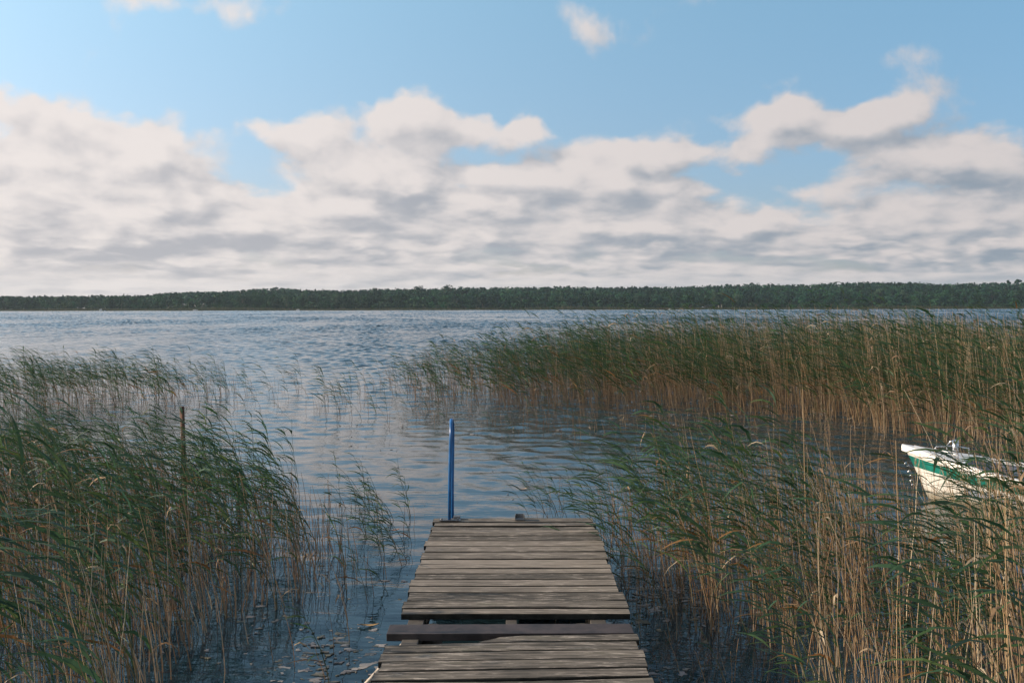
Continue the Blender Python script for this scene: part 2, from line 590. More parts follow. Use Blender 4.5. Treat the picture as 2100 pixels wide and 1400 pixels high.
def crown_points(kind, h, w, n, r):
    """points and outward normals of a crown standing on z = 0, total height h, width w"""
    if kind == 'pine':                      # bare below, layered tufts above
        k = r.integers(7, 12)
        zs = np.sort(r.uniform(0.42, 0.97, k)) * h
        rad = w * 0.5 * (1.05 - (zs / h - 0.42) / 0.62) ** 0.6 * r.uniform(0.6, 1.1, k)
        ang = r.uniform(0, 6.28, k)
        c = np.stack([np.cos(ang) * rad * 0.5, np.sin(ang) * rad * 0.5, zs], 1)
        rr = np.stack([rad * 0.8, rad * 0.8, np.full(k, h * 0.055)], 1)
    elif kind == 'spruce':
        k = 9
        f = np.linspace(0.1, 0.97, k)
        rad = w * 0.5 * (1.02 - f) ** 0.8
        c = np.stack([r.normal(0, .1, k), r.normal(0, .1, k), f * h], 1)
        rr = np.stack([rad, rad, np.full(k, h * 0.07)], 1)
    elif kind == 'shrub':
        k = r.integers(4, 7)
        c = np.stack([r.normal(0, w * .28, k), r.normal(0, w * .28, k), r.uniform(.3, .72, k) * h], 1)
        q = r.uniform(.22, .34, k)
        rr = np.stack([q * w, q * w, q * h], 1)
    else:                                   # broadleaf: a heap of lobes
        k = r.integers(9, 15)
        f = r.uniform(0.25, 0.86, k)
        prof = np.sqrt(np.clip(1 - ((f - 0.52) / 0.5) ** 2, 0.05, 1))
        ang = r.uniform(0, 6.28, k)
        off = w * 0.5 * prof * r.uniform(0.15, 0.75, k)
        c = np.stack([np.cos(ang) * off, np.sin(ang) * off, f * h], 1)
        q = r.uniform(0.14, 0.26, k)
        rr = np.stack([q * w, q * w, q * w * r.uniform(.7, 1.0, k)], 1)
        top = np.array([[r.normal(0, w * .1), r.normal(0, w * .1), h * 0.88]])
        c = np.concatenate([c, top]); rr = np.concatenate([rr, [[w * .2, w * .2, h * .12]]])
    idx = r.integers(0, len(c), n)
    d = r.normal(0, 1, (n, 3)); d /= np.linalg.norm(d, axis=1, keepdims=True)
    sh = r.uniform(0.55, 1.05, (n, 1))
    return c[idx] + d * rr[idx] * sh, d


GREENS = {'pine': [(0.030, 0.062, 0.040), (0.036, 0.068, 0.042), (0.045, 0.075, 0.044)],
          'spruce': [(0.026, 0.055, 0.036), (0.032, 0.060, 0.038)],
          'broadleaf': [(0.040, 0.082, 0.034), (0.050, 0.095, 0.036), (0.034, 0.072, 0.036), (0.066, 0.105, 0.042)],
          'shrub': [(0.050, 0.095, 0.032), (0.062, 0.105, 0.036), (0.040, 0.080, 0.032)]}


def crown_mesh(kind, h, w, n, r, size, tint=None):
    P, N = crown_points(kind, h, w, n, r)
    V, Q = cards(P, N, np.full(n, size), r, 0.25, 0.32)
    c = np.array(tint if tint is not None else random.choice(GREENS[kind]))
    C = c * r.uniform(0.85, 1.15, (n, 1))
    return V, Q, np.repeat(C, 4, 0)


# the wood itself: thousands of trees reading as one mass
def forest():
    r = np.random.default_rng(11)
    Vs, Qs, Cs = [], [], []
    off = 0
    count = 0
    for Y in np.arange(SHORE + 12, RIDGE + 50, 9.5):
        half = Y * 0.56 + 15
        for X in np.arange(-half, half, 8.0):
            xx, yy = X + r.uniform(-3, 3), Y + r.uniform(-3.5, 3.5)
            front = (yy - SHORE) < 26
            s = (yy - SHORE) / (RIDGE - SHORE)
            if r.random() < 0.12: continue
            u = r.random()
            clump = math.sin(xx * 0.021 + 1.7) + math.sin(xx * 0.057 + yy * 0.02)
            if front: kind = 'shrub' if u < 0.55 else 'broadleaf'
            elif s < 0.35: kind = 'broadleaf' if u + 0.15 * clump < 0.75 else ('pine' if u < 0.92 else 'spruce')
            else: kind = 'pine' if u + 0.12 * clump > 0.55 else ('broadleaf' if u < 0.5 else 'spruce')
            gz = float(ground_z(np.array([xx]), np.array([yy]))[0])
            top = float(sky_h(np.array([xx]), np.array([yy]))[0])
            if kind == 'shrub': h = r.uniform(3.0, 7.0)
            elif front: h = r.uniform(6.0, 11.0)
            else:
                h = (r.uniform(10.5, 15.0) if s < 0.35 else r.uniform(12.5, 16.0))
                h = max(6.0, min(h, top - gz + r.normal(-0.3, .6) + .7 * clump + (1.2 if r.random() < .04 else 0)))
            w = {'shrub': 1.4, 'broadleaf': 1.0, 'pine': 0.68, 'spruce': 0.46}[kind] * h * r.uniform(0.85, 1.2)
            n = 170 if s < 0.3 else 110
            V, Q, C = crown_mesh(kind, h, w, n, r, 1.7 if kind != 'shrub' else 1.2)
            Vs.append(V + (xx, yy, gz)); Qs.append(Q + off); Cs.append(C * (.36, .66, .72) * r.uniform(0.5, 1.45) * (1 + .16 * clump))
            off += len(V)
            count += 1
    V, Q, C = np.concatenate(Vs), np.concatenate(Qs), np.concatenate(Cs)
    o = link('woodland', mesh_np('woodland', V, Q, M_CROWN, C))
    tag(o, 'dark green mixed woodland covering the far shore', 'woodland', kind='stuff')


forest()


# trees of the front row that one can tell apart
def tree_meshes(kind, h, w, n, size, seed, tint=None):
    r = np.random.default_rng(seed)
    V, Q, C = crown_mesh(kind, h, w, n, r, size, tint)
    crown = mesh_np('crown', V, Q, M_CROWN, C)
    bm = bmesh.new()
    tip = 0.8 * h
    pts = [(0, 0, -0.5), (0.01 * h, 0, 0.2 * h), (0.0, 0.015 * h, 0.45 * h), (0.01 * h, 0, tip)]
    add_tube(bm, pts, [0.022 * h, 0.017 * h, 0.012 * h, 0.004 * h], 6)
    for k in range(6):
        a = r.uniform(0, 6.28)
        z0 = h * r.uniform(0.3, 0.65)
        q = Vector((math.cos(a), math.sin(a), 0.8)) * w * 0.33
        add_tube(bm, [(0, 0, z0), Vector((0, 0, z0)) + q * 0.5, Vector((0, 0, z0)) + q + Vector((0, 0, .05 * h))], [0.008 * h, 0.006 * h, 0.002 * h], 5)
    me = bpy.data.meshes.new('trunk')
    bm.to_mesh(me); bm.free()
    me.materials.append(M_BARK)
    return trunk_crown(me, crown)


def trunk_crown(t, c): return t, c


def place_tree(name, meshes, loc, s, rz, label, cat, group=None):
    o = empty(name, loc, rz)
    o.scale = s if isinstance(s, tuple) else (s, s, s)
    tag(o, label, cat, group)
    link('trunk', meshes[0], o)
    link('crown', meshes[1], o)
    return o


TREES = {
    'round': [tree_meshes('broadleaf', 14, 10.5, 420, 1.15, 21 + k, [(0.020, 0.048, 0.028), (0.026, 0.056, 0.030), (0.018, 0.044, 0.028)][k]) for k in range(3)],
    'dark': [tree_meshes('broadleaf', 13, 11, 420, 1.15, 31 + k, (0.012, 0.034, 0.026)) for k in range(2)],
    'pale': [tree_meshes('broadleaf', 14, 9, 420, 1.15, 41 + k, (0.045, 0.085, 0.048)) for k in range(2)],
    'pine': [tree_meshes('pine', 16, 8, 320, 1.1, 51 + k, (0.018, 0.042, 0.030)) for k in range(2)],
    'spruce': [tree_meshes('spruce', 14, 5.5, 320, 1.0, 61, (0.016, 0.040, 0.030))],
    'shrub': [tree_meshes('shrub', 5.5, 7, 220, 0.95, 71 + k, [(0.030, 0.066, 0.030), (0.036, 0.072, 0.032), (0.026, 0.058, 0.030)][k]) for k in range(3)],
}


def shore_tree(kind, px, top, back, label, group=None, name=None, k=0, wide=1.0):
    """a tree whose crown tops out at pixel px, top, standing back metres behind the waterline"""
    Y = SHORE + back
    p = AT(px, top, Y)
    gz = float(ground_z(np.array([p.x]), np.array([Y]))[0])
    ms = TREES[kind][k % len(TREES[kind])]
    base_h = {'round': 14, 'dark': 13, 'pale': 14, 'pine': 16, 'spruce': 14, 'shrub': 5.5}[kind]
    s = max(0.2, (p.z - gz) / base_h)
    names = {'round': 'broadleaf_tree', 'dark': 'broadleaf_tree', 'pale': 'broadleaf_tree', 'pine': 'pine_tree', 'spruce': 'spruce_tree', 'shrub': 'shrub'}
    return place_tree(name or names[kind], ms, (p.x, Y, gz - 0.1), (s * wide, s * wide, s), random.uniform(0, 6), label, {'shrub': 'shrub'}.get(kind, 'tree'), group)


shore_tree('round', 858, 585, 150, 'tall round tree rising above the woodland skyline, left one of a close pair', k=0, wide=1.0)
shore_tree('round', 918, 583, 150, 'tall bushy tree rising above the woodland skyline, right one of a close pair', k=1, wide=1.2)
shore_tree('round', 770, 589, 140, 'rounded tree standing slightly above the skyline left of the close pair', k=2, wide=1.2)
shore_tree('dark', 990, 602, 6, 'dark bushy tree leaning out over the far waterline below the tallest pair', k=0, wide=1.5)
shore_tree('dark', 1170, 608, 5, 'dark low tree at the far waterline, left of the boats and huts', k=1, wide=1.3)
shore_tree('pale', 1465, 592, 18, 'pale grey green poplar standing just right of the brown hut', k=0, wide=0.7)
shore_tree('pale', 1512, 602, 22, 'pale spreading willow second to the right of the brown hut', k=1, wide=1.1)
shore_tree('pale', 690, 601, 16, 'pale arching willow above the far waterline, right of the lone white boat', k=0, wide=1.3)
shore_tree('pine', 2085, 568, 120, 'lone loose pine standing up above the skyline at the right edge', k=0, wide=1.1)
shore_tree('pine', 2066, 574, 122, 'smaller ragged pine beside the lone pine at the right edge', k=1, wide=0.8)
shore_tree('spruce', 254, 603, 130, 'single pointed spruce poking above the low skyline at the left', wide=1.0)
rt = random.Random(5)
for i in range(46):
    kd = rt.choice(['round', 'round', 'dark', 'pale', 'round'])
    pxx = -20 + i * 47 + rt.uniform(-15, 15)
    topline = 631 - (0.80 if pxx > 420 else 0.62) * (631 - np.interp(pxx, SKYLINE[:, 0], SKYLINE[:, 1])) * rt.uniform(0.72, 1.0)
    lab = {'round': 'mid green rounded tree in the front row of the far woodland', 'dark': 'dark green rounded tree in the front row of the far woodland',
           'pale': 'pale green rounded tree in the front row of the far woodland'}[kd]
    shore_tree(kd, pxx, topline, rt.uniform(20, 60), lab, kd.replace('round', 'mid green') + ' trees of the far shore front row', k=i, wide=rt.uniform(.9, 1.3))
for i in range(40):
    pxx = -20 + i * 54 + rt.uniform(-22, 22)
    shore_tree('shrub', pxx, rt.uniform(617, 626), rt.uniform(8, 16), 'low light green shrub at the foot of the far woodland', 'shrubs along the far shore', k=i, wide=rt.uniform(1, 1.8))


# reed fringe along the far waterline
def fringe():
    r = np.random.default_rng(3)
    n = 14000
    X = r.uniform(-540, 540, n)
    Y = SHORE + r.uniform(-3.5, 6.5, n)
    h = r.uniform(1.3, 3.0, n) * (0.8 + 0.35 * np.sin(X * 0.03) * np.sin(X * 0.011 + 1))
    keep = ~((np.abs(X - 15) < 25) & (r.random(n) < .6))
    X, Y, h = X[keep], Y[keep], h[keep]
    n = len(X)
    w = r.uniform(0.12, 0.3, n)
    a = r.uniform(-.8, .8, n)
    dx, dy = np.cos(a) * w, np.sin(a) * w
    z0 = np.where(Y < SHORE, 0.0, 0.25)
    lean = r.normal(-.25, .15, n) * h
    V = np.stack([np.stack([X - dx, Y - dy, z0], 1), np.stack([X + dx, Y + dy, z0], 1),
                  np.stack([X + dx * .6 + lean, Y + dy * .6, z0 + h], 1), np.stack([X - dx * .6 + lean, Y - dy * .6, z0 + h * .9], 1)], 1).reshape(-1, 3)
    Q = np.arange(4 * n).reshape(n, 4)
    c = np.array([(0.085, 0.095, 0.045), (0.11, 0.10, 0.06), (0.06, 0.085, 0.035)])[r.integers(0, 3, n)] * r.uniform(.8, 1.2, (n, 1))
    o = link('shore_reeds', mesh_np('shore_reeds', V, Q, M_CROWN, np.repeat(c, 4, 0)))
    tag(o, 'pale green reed fringe along the far waterline', 'reeds', kind='stuff')


fringe()


# ------------------------------------------------------------------ small boats and huts on the far shore
def hull_mesh(bm, L, B, z_bow, z_mid, bands, ns=24, draft=-0.05, rake=0.30, stern=0.82):
    """a lofted hull, bow at the origin, stern along +x; bands = (fraction of the way up, material)"""
    S = [i / ns for i in range(ns + 1)]
    fr = [0.0] + [b[0] for b in bands]
    rows = []
    for s in S:
        top_b = B / 2 * min(1.0, (1 - (1 - min(s / 0.55, 1)) ** 2.1)) * (1 - (1 - stern) * max(0, (s - .55) / .45) ** 2)
        wl_b = B / 2 * 0.86 * min(1.0, (1 - (1 - min(s / 0.75, 1)) ** 1.7)) * (1 - (1 - stern) * max(0, (s - .55) / .45) ** 2)
        zt = z_mid + (z_bow - z_mid) * (1 - min(1, s / 0.6)) ** 1.7
        row = []
        for f in fr:
            e = f ** 1.1
            b = wl_b + (top_b - wl_b) * (e ** 0.85)
            xx = s * L + (1 - e) * rake * (1 - s) ** 3
            row.append((xx, b, draft + (zt - draft) * f))
        rows.append(row)
    grid = {}
    for side in (1, -1):
        for i, row in enumerate(rows):
            for j, (xx, b, zz) in enumerate(row):
                if i == 0 and side == -1: grid[(side, i, j)] = grid[(1, i, j)]
                else: grid[(side, i, j)] = bm.verts.new((xx, side * b, zz))
        for i in range(ns):
            for j in range(len(fr) - 1):
                vs = [grid[(side, i, j)], grid[(side, i + 1, j)], grid[(side, i + 1, j + 1)], grid[(side, i, j + 1)]]
                vs = list(dict.fromkeys(vs))
                f = bm.faces.new(vs)
                f.material_index = bands[j][1]
                f.smooth = True
    for j in range(len(fr) - 1):
        f = bm.faces.new([grid[(1, ns, j)], grid[(1, ns, j + 1)], grid[(-1, ns, j + 1)], grid[(-1, ns, j)]])
        f.material_index = bands[j][1]
    for i in range(ns):
        vs = list(dict.fromkeys([grid[(1, i, 0)], grid[(-1, i, 0)], grid[(-1, i + 1, 0)], grid[(1, i + 1, 0)]]))
        if len(vs) > 2: bm.faces.new(vs)
    return rows


def far_boat(px, py, L, rz, label, cabin=None, mast=0, group=None):
    p = W(px, py)
    p = AT(px, py, SHORE - 9); p.z = .15
    o = empty('motor_boat' if not mast else 'sailing_boat', p, rz)
    tag(o, label, 'boat', group)
    bm = bmesh.new()
    rows = hull_mesh(bm, L, L * 0.36, L * 0.2, L * 0.15, [(0.5, 0), (1.0, 0)], 10)
    top = [bm.verts.new((r_[-1][0], r_[-1][1] * .97, r_[-1][2] - .02)) for r_ in rows] + [bm.verts.new((r_[-1][0], -r_[-1][1] * .97, r_[-1][2] - .02)) for r_ in reversed(rows)]
    bm.faces.new(top)
    bm_obj('hull', bm, M_WHITE, o)
    if cabin:
        bm = bmesh.new()
        add_box(bm, (L * .5, 0, L * .15 + cabin[1] / 2), (L * cabin[0], L * .28, cabin[1]), bevel=.08)
        c = bm_obj('cabin', bm, cabin[2], o)
        for sd in (1, -1):
            bm = bmesh.new(); add_box(bm, (L * .5, sd * (L * .14 + .005), L * .15 + cabin[1] * .62), (L * cabin[0] * .7, .03, cabin[1] * .3))
            bm_obj('window', bm, M_GLASS, c)
    if mast:
        bm = bmesh.new()
        add_tube(bm, [(L * .42, 0, 0), (L * .42, 0, mast)], [.09, .05], 6)
        bm_obj('mast', bm, M_CHROME, o)
    return o


far_boat(203, 637, 2.9, 0.2, 'white square canopied boat moored at the far left shore', (.62, 1.25, M_WHITE))
far_boat(213, 639, 1.8, 1.2, 'tiny pale dinghy just right of the square white canopied boat')
far_boat(396, 638, 4.0, 0.3, 'small sailing boat with a thin bare mast against dark trees', (.3, .4, M_WHITE), mast=6.0)
far_boat(615, 637, 3.4, 3.0, 'lone white cabin boat at the far waterline below the arching willow', (.5, .55, M_WHITE))
far_boat(1315, 636, 2.2, 0.0, 'small white boat, left one of two side by side far off', (.4, .3, M_WHITE))
far_boat(1323, 636, 2.4, 3.1, 'small white boat, right one of two side by side far off', (.4, .5, M_WHITE))
far_boat(1371, 636, 3.0, 0.1, 'white boat lying at the end of the far wooden landing stage', (.5, .35, M_WHITE))
far_boat(1451, 635, 1.6, 0.6, 'tiny white dinghy on the water below the brown hut')


def landing_stage():
    o = empty('landing_stage', (AT(1361, 636, SHORE - 6).x, SHORE - 6, 0))
    tag(o, 'low brown landing stage on the far shore beside a white boat', 'jetty')
    bm = bmesh.new()
    add_box(bm, (0, 0, 1.0), (8.0, 2.0, 0.25), bevel=.02)
    bm_obj('deck', bm, M_CABIN, o)
    for k in range(5):
        for sd in (-.8, .8):
            bm = bmesh.new(); add_tube(bm, [(-3.6 + k * 1.8, sd, -1), (-3.6 + k * 1.8, sd, 1.6)], .11, 6)
            bm_obj('post', bm, M_CABIN, o)


landing_stage()


def hut(px, Y, w, dpt, hw, hr, wall_m, label, name='hut'):
    p = AT(px, 633, Y)
    gz = float(ground_z(np.array([p.x]), np.array([Y]))[0])
    o = empty(name, (p.x, Y, gz))
    tag(o, label, 'hut')
    bm = bmesh.new()
    add_box(bm, (0, 0, hw / 2 - .1), (w, dpt, hw + .2))
    for sx in (-1, 1):
        a = [bm.verts.new((sx * w / 2, -dpt / 2, hw)), bm.verts.new((sx * w / 2, dpt / 2, hw)), bm.verts.new((sx * w / 2, 0, hw + hr))]
        bm.faces.new(a)
    bm_obj('wall', bm, wall_m, o)
    bm = bmesh.new()
    sl = math.hypot(dpt / 2 + .4, hr)
    an = math.atan2(hr, dpt / 2 )
    for sy in (-1, 1):
        add_box(bm, (0, sy * (dpt / 4 + .1), hw + hr / 2 + .06), (w + .6, sl, .12), Matrix.Rotation(-sy * an, 3, 'X'))
    bm_obj('roof', bm, M_ROOF, o)
    bm = bmesh.new(); add_box(bm, (w * .2, -dpt / 2 - .02, 1.0), (.9, .08, 2.0), bevel=.01)
    bm_obj('door', bm, M_GLASS, o)
    for k in (-.3, -.05):
        bm = bmesh.new(); add_box(bm, (w * k, -dpt / 2 - .02, 1.5), (.9, .08, .8), bevel=.01)
        bm_obj('window', bm, M_GLASS, o)
    return o


hut(1424, SHORE + 22, 9, 5, 2.6, 2.2, M_ROOF, 'long grey boathouse with dark pitched roof among far trees', 'boathouse')
hut(1452, SHORE + 12, 6.5, 4, 2.3, 1.3, M_CABIN, 'small brown timber hut on the far shore with low roof')


def tent():
    p = AT(1441, 631, SHORE + 8)
    o = empty('tent', (p.x, SHORE + 8, 0.4))
    tag(o, 'white rounded tent standing left of the brown hut', 'tent')
    bm = bmesh.new()
    bmesh.ops.create_uvsphere(bm, u_segments=16, v_segments=10, radius=1.0)
    bmesh.ops.delete(bm, geom=[v for v in bm.verts if v.co.z < -0.05], context='VERTS')
    bmesh.ops.scale(bm, vec=(1.8, 1.6, 2.4), verts=bm.verts)
    c = bm_obj('canopy', bm, M_WHITE, o, smooth=True)
    bm = bmesh.new(); add_box(bm, (0, -1.52, .7), (.8, .1, 1.4), Matrix.Rotation(R(-8), 3, 'X'), bevel=.02)
    bm_obj('door_flap', bm, plain('tent_flap', (.6, .58, .55), .8), o)


tent()
for px_, hh_, lb in ((1473, 3.6, 'thin pale post, left one of two, right of the brown hut'), (1480, 4.2, 'taller pale post, right one of two, right of the brown hut')):
    p = AT(px_, 631, SHORE + 4)
    bm = bmesh.new()
    add_tube(bm, [(0, 0, -.4), (0.03, 0, hh_ * .5), (0, 0, hh_)], [.16, .15, .12], 7)
    tag(bm_obj('post', bm, M_POLE, None, (p.x, SHORE + 4, .3)), lb, 'post')


# ------------------------------------------------------------------ jetty
DECK_Z = 0.40


def wood_material():
    m, t, b = mat('weathered_planks')
    tcn = t.nodes.new('ShaderNodeTexCoord')
    at = t.nodes.new('ShaderNodeAttribute')
    at.attribute_name = 'Col'
    sr, sg, sb = sep(t, at.outputs['Color'])
    ox, oy, oz = sep(t, tcn.outputs['Object'])
    warp = noise(t, vec(t, ox * 1.2 + sr * 17.0, oy * 3.0, sg * 9.0), 1.4, 2, .5)
    yy = oy + (warp - 0.5) * 0.10
    grain = noise(t, vec(t, ox * 2.6 + sr * 31.0, yy * 44.0, sg * 40.0), 1.5, 7, 0.68)
    fine = noise(t, vec(t, ox * 5.0 + sg * 13.0, yy * 150.0, sr * 11.0), 1.4, 4, 0.6)
    # growth rings showing as long nested arches
    w = t.nodes.new('ShaderNodeTexWave')
    w.wave_type = 'RINGS'; w.rings_direction = 'X'
    w.inputs['Scale'].default_value = 5.0
    w.inputs['Distortion'].default_value = 3.5
    w.inputs['Detail'].default_value = 3.0
    w.inputs['Detail Scale'].default_value = 1.2
    t.links.new(vec(t, 0.0, oy * 1.6 + sr * 3.0, (ox + sg * 2.0 - 1.0) * 0.14), w.inputs['Vector'])
    rings = E(t, w.outputs['Fac'])
    patch = noise(t, vec(t, ox * 1.3 + sg * 7, oy * 4.0, sr * 5), 2.2, 5, .6)
    worn = (grain * 0.42 + rings * 0.16 + fine * 0.34 + (patch - .5) * 0.55 + (sb - .5) * 0.40).ramp(0.24, 0.72, smooth=False)
    c = mixc(t, worn, (0.040, 0.037, 0.031), (0.255, 0.220, 0.180))
    crack = grain.ramp(.30, .36)
    c = mixc(t, crack, (0.022, 0.020, 0.017), c)
    c = mixc(t, patch.ramp(.55, .75) * 0.5, c, (0.075, 0.078, 0.048))
    worn2 = noise(t, vec(t, ox * 7.0 + sg * 17.0, yy * 42.0 + sr * 5.0, sb * 23.0), 1.2, 6, .7).ramp(.50, .68)
    c = mixc(t, worn2 * patch.ramp(.25, .55) * 0.9, c, (0.40, 0.35, 0.295))
    edge = noise(t, vec(t, ox * 0.9 + sg * 21, sr * 30.0, sb * 9.0), 1.3, 3, .6).ramp(.6, .8)
    c = mixc(t, edge * 0.4, c, (0.30, 0.255, 0.205))
    t.links.new(c, b.inputs['Base Color'])
    b.inputs['Roughness'].default_value = 0.82
    b.inputs['Specular IOR Level'].default_value = 0.25
    bn = t.nodes.new('ShaderNodeBump')
    bn.inputs['Distance'].default_value = 0.006
    bn.inputs['Strength'].default_value = 0.9
    t.links.new((grain * 0.35 + fine * 0.3).s, bn.inputs['Height'])
    t.links.new(bn.outputs[0], b.inputs['Normal'])
    return m


M_WOOD = wood_material()
M_EDGE = plain('shade_and_algae_board_edges', (0.022, 0.021, 0.017), 0.9, 0, 0.5, 12, 0.002, 0.2)  # algae-stained plank edges, with the shade of fronts and gaps painted in


def plank_arrays(x0, x1, y0, y1, z, th, seed, tilt=0.0, nx=48, left_cut=None):
    """one weathered board lying along x: slightly cupped, worn edges; tilt = how far y grows towards +x"""
    r = np.random.default_rng(seed)
    xs = np.linspace(x0, x1, nx)
    e0 = 0.003 * np.cumsum(r.normal(0, .35, nx)) / 2 ** .5
    e1 = 0.003 * np.cumsum(r.normal(0, .35, nx)) / 2 ** .5
    e0 -= np.linspace(e0[0], e0[-1], nx); e1 -= np.linspace(e1[0], e1[-1], nx)
    bow = r.normal(0, .0025) * np.sin(np.linspace(0, math.pi, nx))
    prof = []
    b = 0.006
    for j, (fy, fz) in enumerate(((0, -th), (0, -b), (b * .6, -b * .25), (b * 2, 0), (None, -.0015), (-b * 2, 0), (-b * .6, -b * .25), (-1e-9, -b), (-1e-9, -th))):
        if fy is None: yv = (y0 + y1) / 2 + (e0 + e1) / 2
        elif fy >= 0 and j < 4: yv = y0 + e0 + fy
        else: yv = y1 + e1 + fy
        prof.append(np.stack([xs, yv + tilt * xs, np.full(nx, z + fz) + bow], 1))
    P = np.array(prof)                      # k, nx, 3
    k = len(prof)
    V = P.reshape(-1, 3)
    i = np.arange(k * nx).reshape(k, nx)
    Q = [np.stack([i[:-1, :-1], i[:-1, 1:], i[1:, 1:], i[1:, :-1]], -1).reshape(-1, 4),
         np.stack([i[-1, :-1], i[-1, 1:], i[0, 1:], i[0, :-1]], -1).reshape(-1, 4)]
    ends = []
    for c_ in (0, nx - 1):
        q = i[:, c_]
        for a in range(4):
            l, rr = a, k - 1 - a
            if rr - l >= 2: ends.append((q[l], q[l + 1], q[rr - 1], q[rr]))
    Q = np.concatenate(Q + [np.array(ends)])
    C = np.tile(r.uniform(0, 1, 3), (len(V), 1))
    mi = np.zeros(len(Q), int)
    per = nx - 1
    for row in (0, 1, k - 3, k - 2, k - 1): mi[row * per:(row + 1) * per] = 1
    return V, Q, C, mi


def planks_obj(name, specs, parent):
    Vs, Qs, Cs, Ms, off = [], [], [], [], 0
    for sp in specs:
        V, Q, C, mi = plank_arrays(**sp)
        Vs.append(V); Qs.append(Q + off); Cs.append(C); Ms.append(mi); off += len(V)
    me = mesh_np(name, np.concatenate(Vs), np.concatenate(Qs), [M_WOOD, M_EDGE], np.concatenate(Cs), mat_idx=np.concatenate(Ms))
    me.attributes.active_color = me.color_attributes['Col']
    return link(name, me, parent)


def build_jetty():
    J = empty('jetty', (0, 0, 0))
    tag(J, 'weathered grey plank jetty ending in open water with a blue handrail', 'jetty')
    ys = [1062.3, 1071, 1077.7, 1085, 1091.5, 1098.4, 1107.9, 1119, 1130.7, 1145, 1155.5, 1164.7, 1175.4, 1186.6, 1200, 1213, 1231.3, 1245.9, 1258.3]
    D = [W(1050, v, DECK_Z).y for v in ys]
    xl = W(892, 1064, DECK_Z).x; xr = W(1216, 1066, DECK_Z).x
    r = random.Random(4)
    sp = []
    for i in range(len(D) - 1):
        a, b = D[i + 1], D[i]
        g = 0.004 + r.uniform(0, .006)
        sp.append(dict(x0=xl + r.uniform(-.012, .012), x1=xr + r.uniform(-.014, .014), y0=a + g, y1=b - g, z=DECK_Z + r.uniform(-.003, .003), th=.032, seed=100 + i, tilt=r.uniform(-.003, .003)))
    sp[0]['z'] += .006
    deck = planks_obj('deck', sp, J)
    deck['label'] = 'outer deck of cross planks up to the gap'
    # near section, laid at a slight angle
    right = [1312, 1330, 1347.7, 1367.7, 1386.7, 1408, 1431, 1456, 1484, 1515, 1550]
    D2 = [W(1310, v, DECK_Z).y for v in right]
    tl = -0.021
    tl = (W(1310, 1312, DECK_Z).y - W(790, 1320, DECK_Z).y) / (W(1310, 1312, DECK_Z).x - W(790, 1320, DECK_Z).x)
    xr2 = W(1310, 1330, DECK_Z).x
    D2 = [d - tl * xr2 for d in D2]
    while D2[-1] > -1.5: D2.append(D2[-1] - r.uniform(.12, .15))
    sp = []
    for i in range(len(D2) - 1):
        g = .004 + r.uniform(0, .006)
        sp.append(dict(x0=-.618 + r.uniform(-.012, .012), x1=.618 + r.uniform(-.012, .012), y0=D2[i + 1] + g, y1=D2[i] - g, z=DECK_Z + r.uniform(-.004, .004), th=.032, seed=200 + i, tilt=tl + r.uniform(-.004, .004)))
    planks_obj('deck', sp, J)['label'] = 'inner deck of cross planks on the near side of the gap'
    # the broken board: its left half is gone, leaving a splintered end
    V, Q, C, mi = plank_arrays(-.05, .63, D2[0] + .006, D2[0] + .098, DECK_Z + .002, .03, 333, tl, nx=40)
    nx = 40
    for k in range(9):
        for i in range(7):
            w = (6 - i) / 6
            V[k * nx + i, 0] -= w * [.02, .03, .10, .12, .05, .02, .015, .0, .0][k]
            V[k * nx + i, 2] -= w * .006
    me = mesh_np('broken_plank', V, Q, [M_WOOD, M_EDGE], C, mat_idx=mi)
    bp = link('broken_plank', me, J)
    bp['label'] = 'splintered plank with its left half missing'
    bm = bmesh.new()
    for (a, b, c_) in ((-.12, .015, .03), (-.10, .045, .022), (-.08, .07, .018)):
        y0 = D2[0] + b
        add_tube(bm, [(a, y0, DECK_Z - .012), (a + .09, y0 + .004, DECK_Z - .008), (-.0, y0, DECK_Z - .012)], [.002, .007, .009], 5)
    bm_obj('splinter', bm, plain('fresh_broken_wood', (.24, .12, .05), .8, 0, .4, 30), bp)
    # dark brown board across the gap
    a, b = W(1050, 1298, DECK_Z - .006).y, W(1050, 1278.5, DECK_Z - .006).y
    bm = bmesh.new()
    add_box(bm, (-.012, (a + b) / 2, DECK_Z - .006 - .019), (1.262, b - a, .038), Matrix.Rotation(R(.3), 3, 'Z'), bevel=.003)
    cb = bm_obj('cross_board', bm, M_BROWN, J)
    cb['label'] = 'dark brown board lying across the gap'
    # bearers and posts
    for x in (-.52, -.006, .46):
        bm = bmesh.new()
        add_box(bm, (x, 2.95, DECK_Z - .032 - .062), (.085 if x != -.006 else .06, 9.4, .12), bevel=.004)
        bm_obj('bearer', bm, plain('bearer_wood', (.075, .066, .055), .85, 0, .35, 9, .002), J)
    for y_ in (7.35, 5.25, 3.0, .8):
        for x in (-.43, .37):
            bm = bmesh.new()
            add_tube(bm, [(x, y_, -1.4), (x, y_, DECK_Z - .045)], [.062, .055], 12)
            bm_obj('post', bm, plain('post_wood', (.07, .06, .05), .9, 0, .3, 8, .003), J)
    bm = bmesh.new()
    add_box(bm, (0, D[0] - .06, DECK_Z - .032 - .060), (1.1, .05, .105), bevel=.004)
    bm_obj('end_beam', bm, M_BROWN, J)
    # handrail: one bent tube, up from the deck, over and down outside
    b0 = W(921.5, 1069, DECK_Z)
    x0, y0 = b0.x, b0.y
    path = [(x0, y0, DECK_Z + .004), (x0 + .004, y0 + .004, DECK_Z + .3), (x0 + .012, y0 + .006, DECK_Z + .62)]
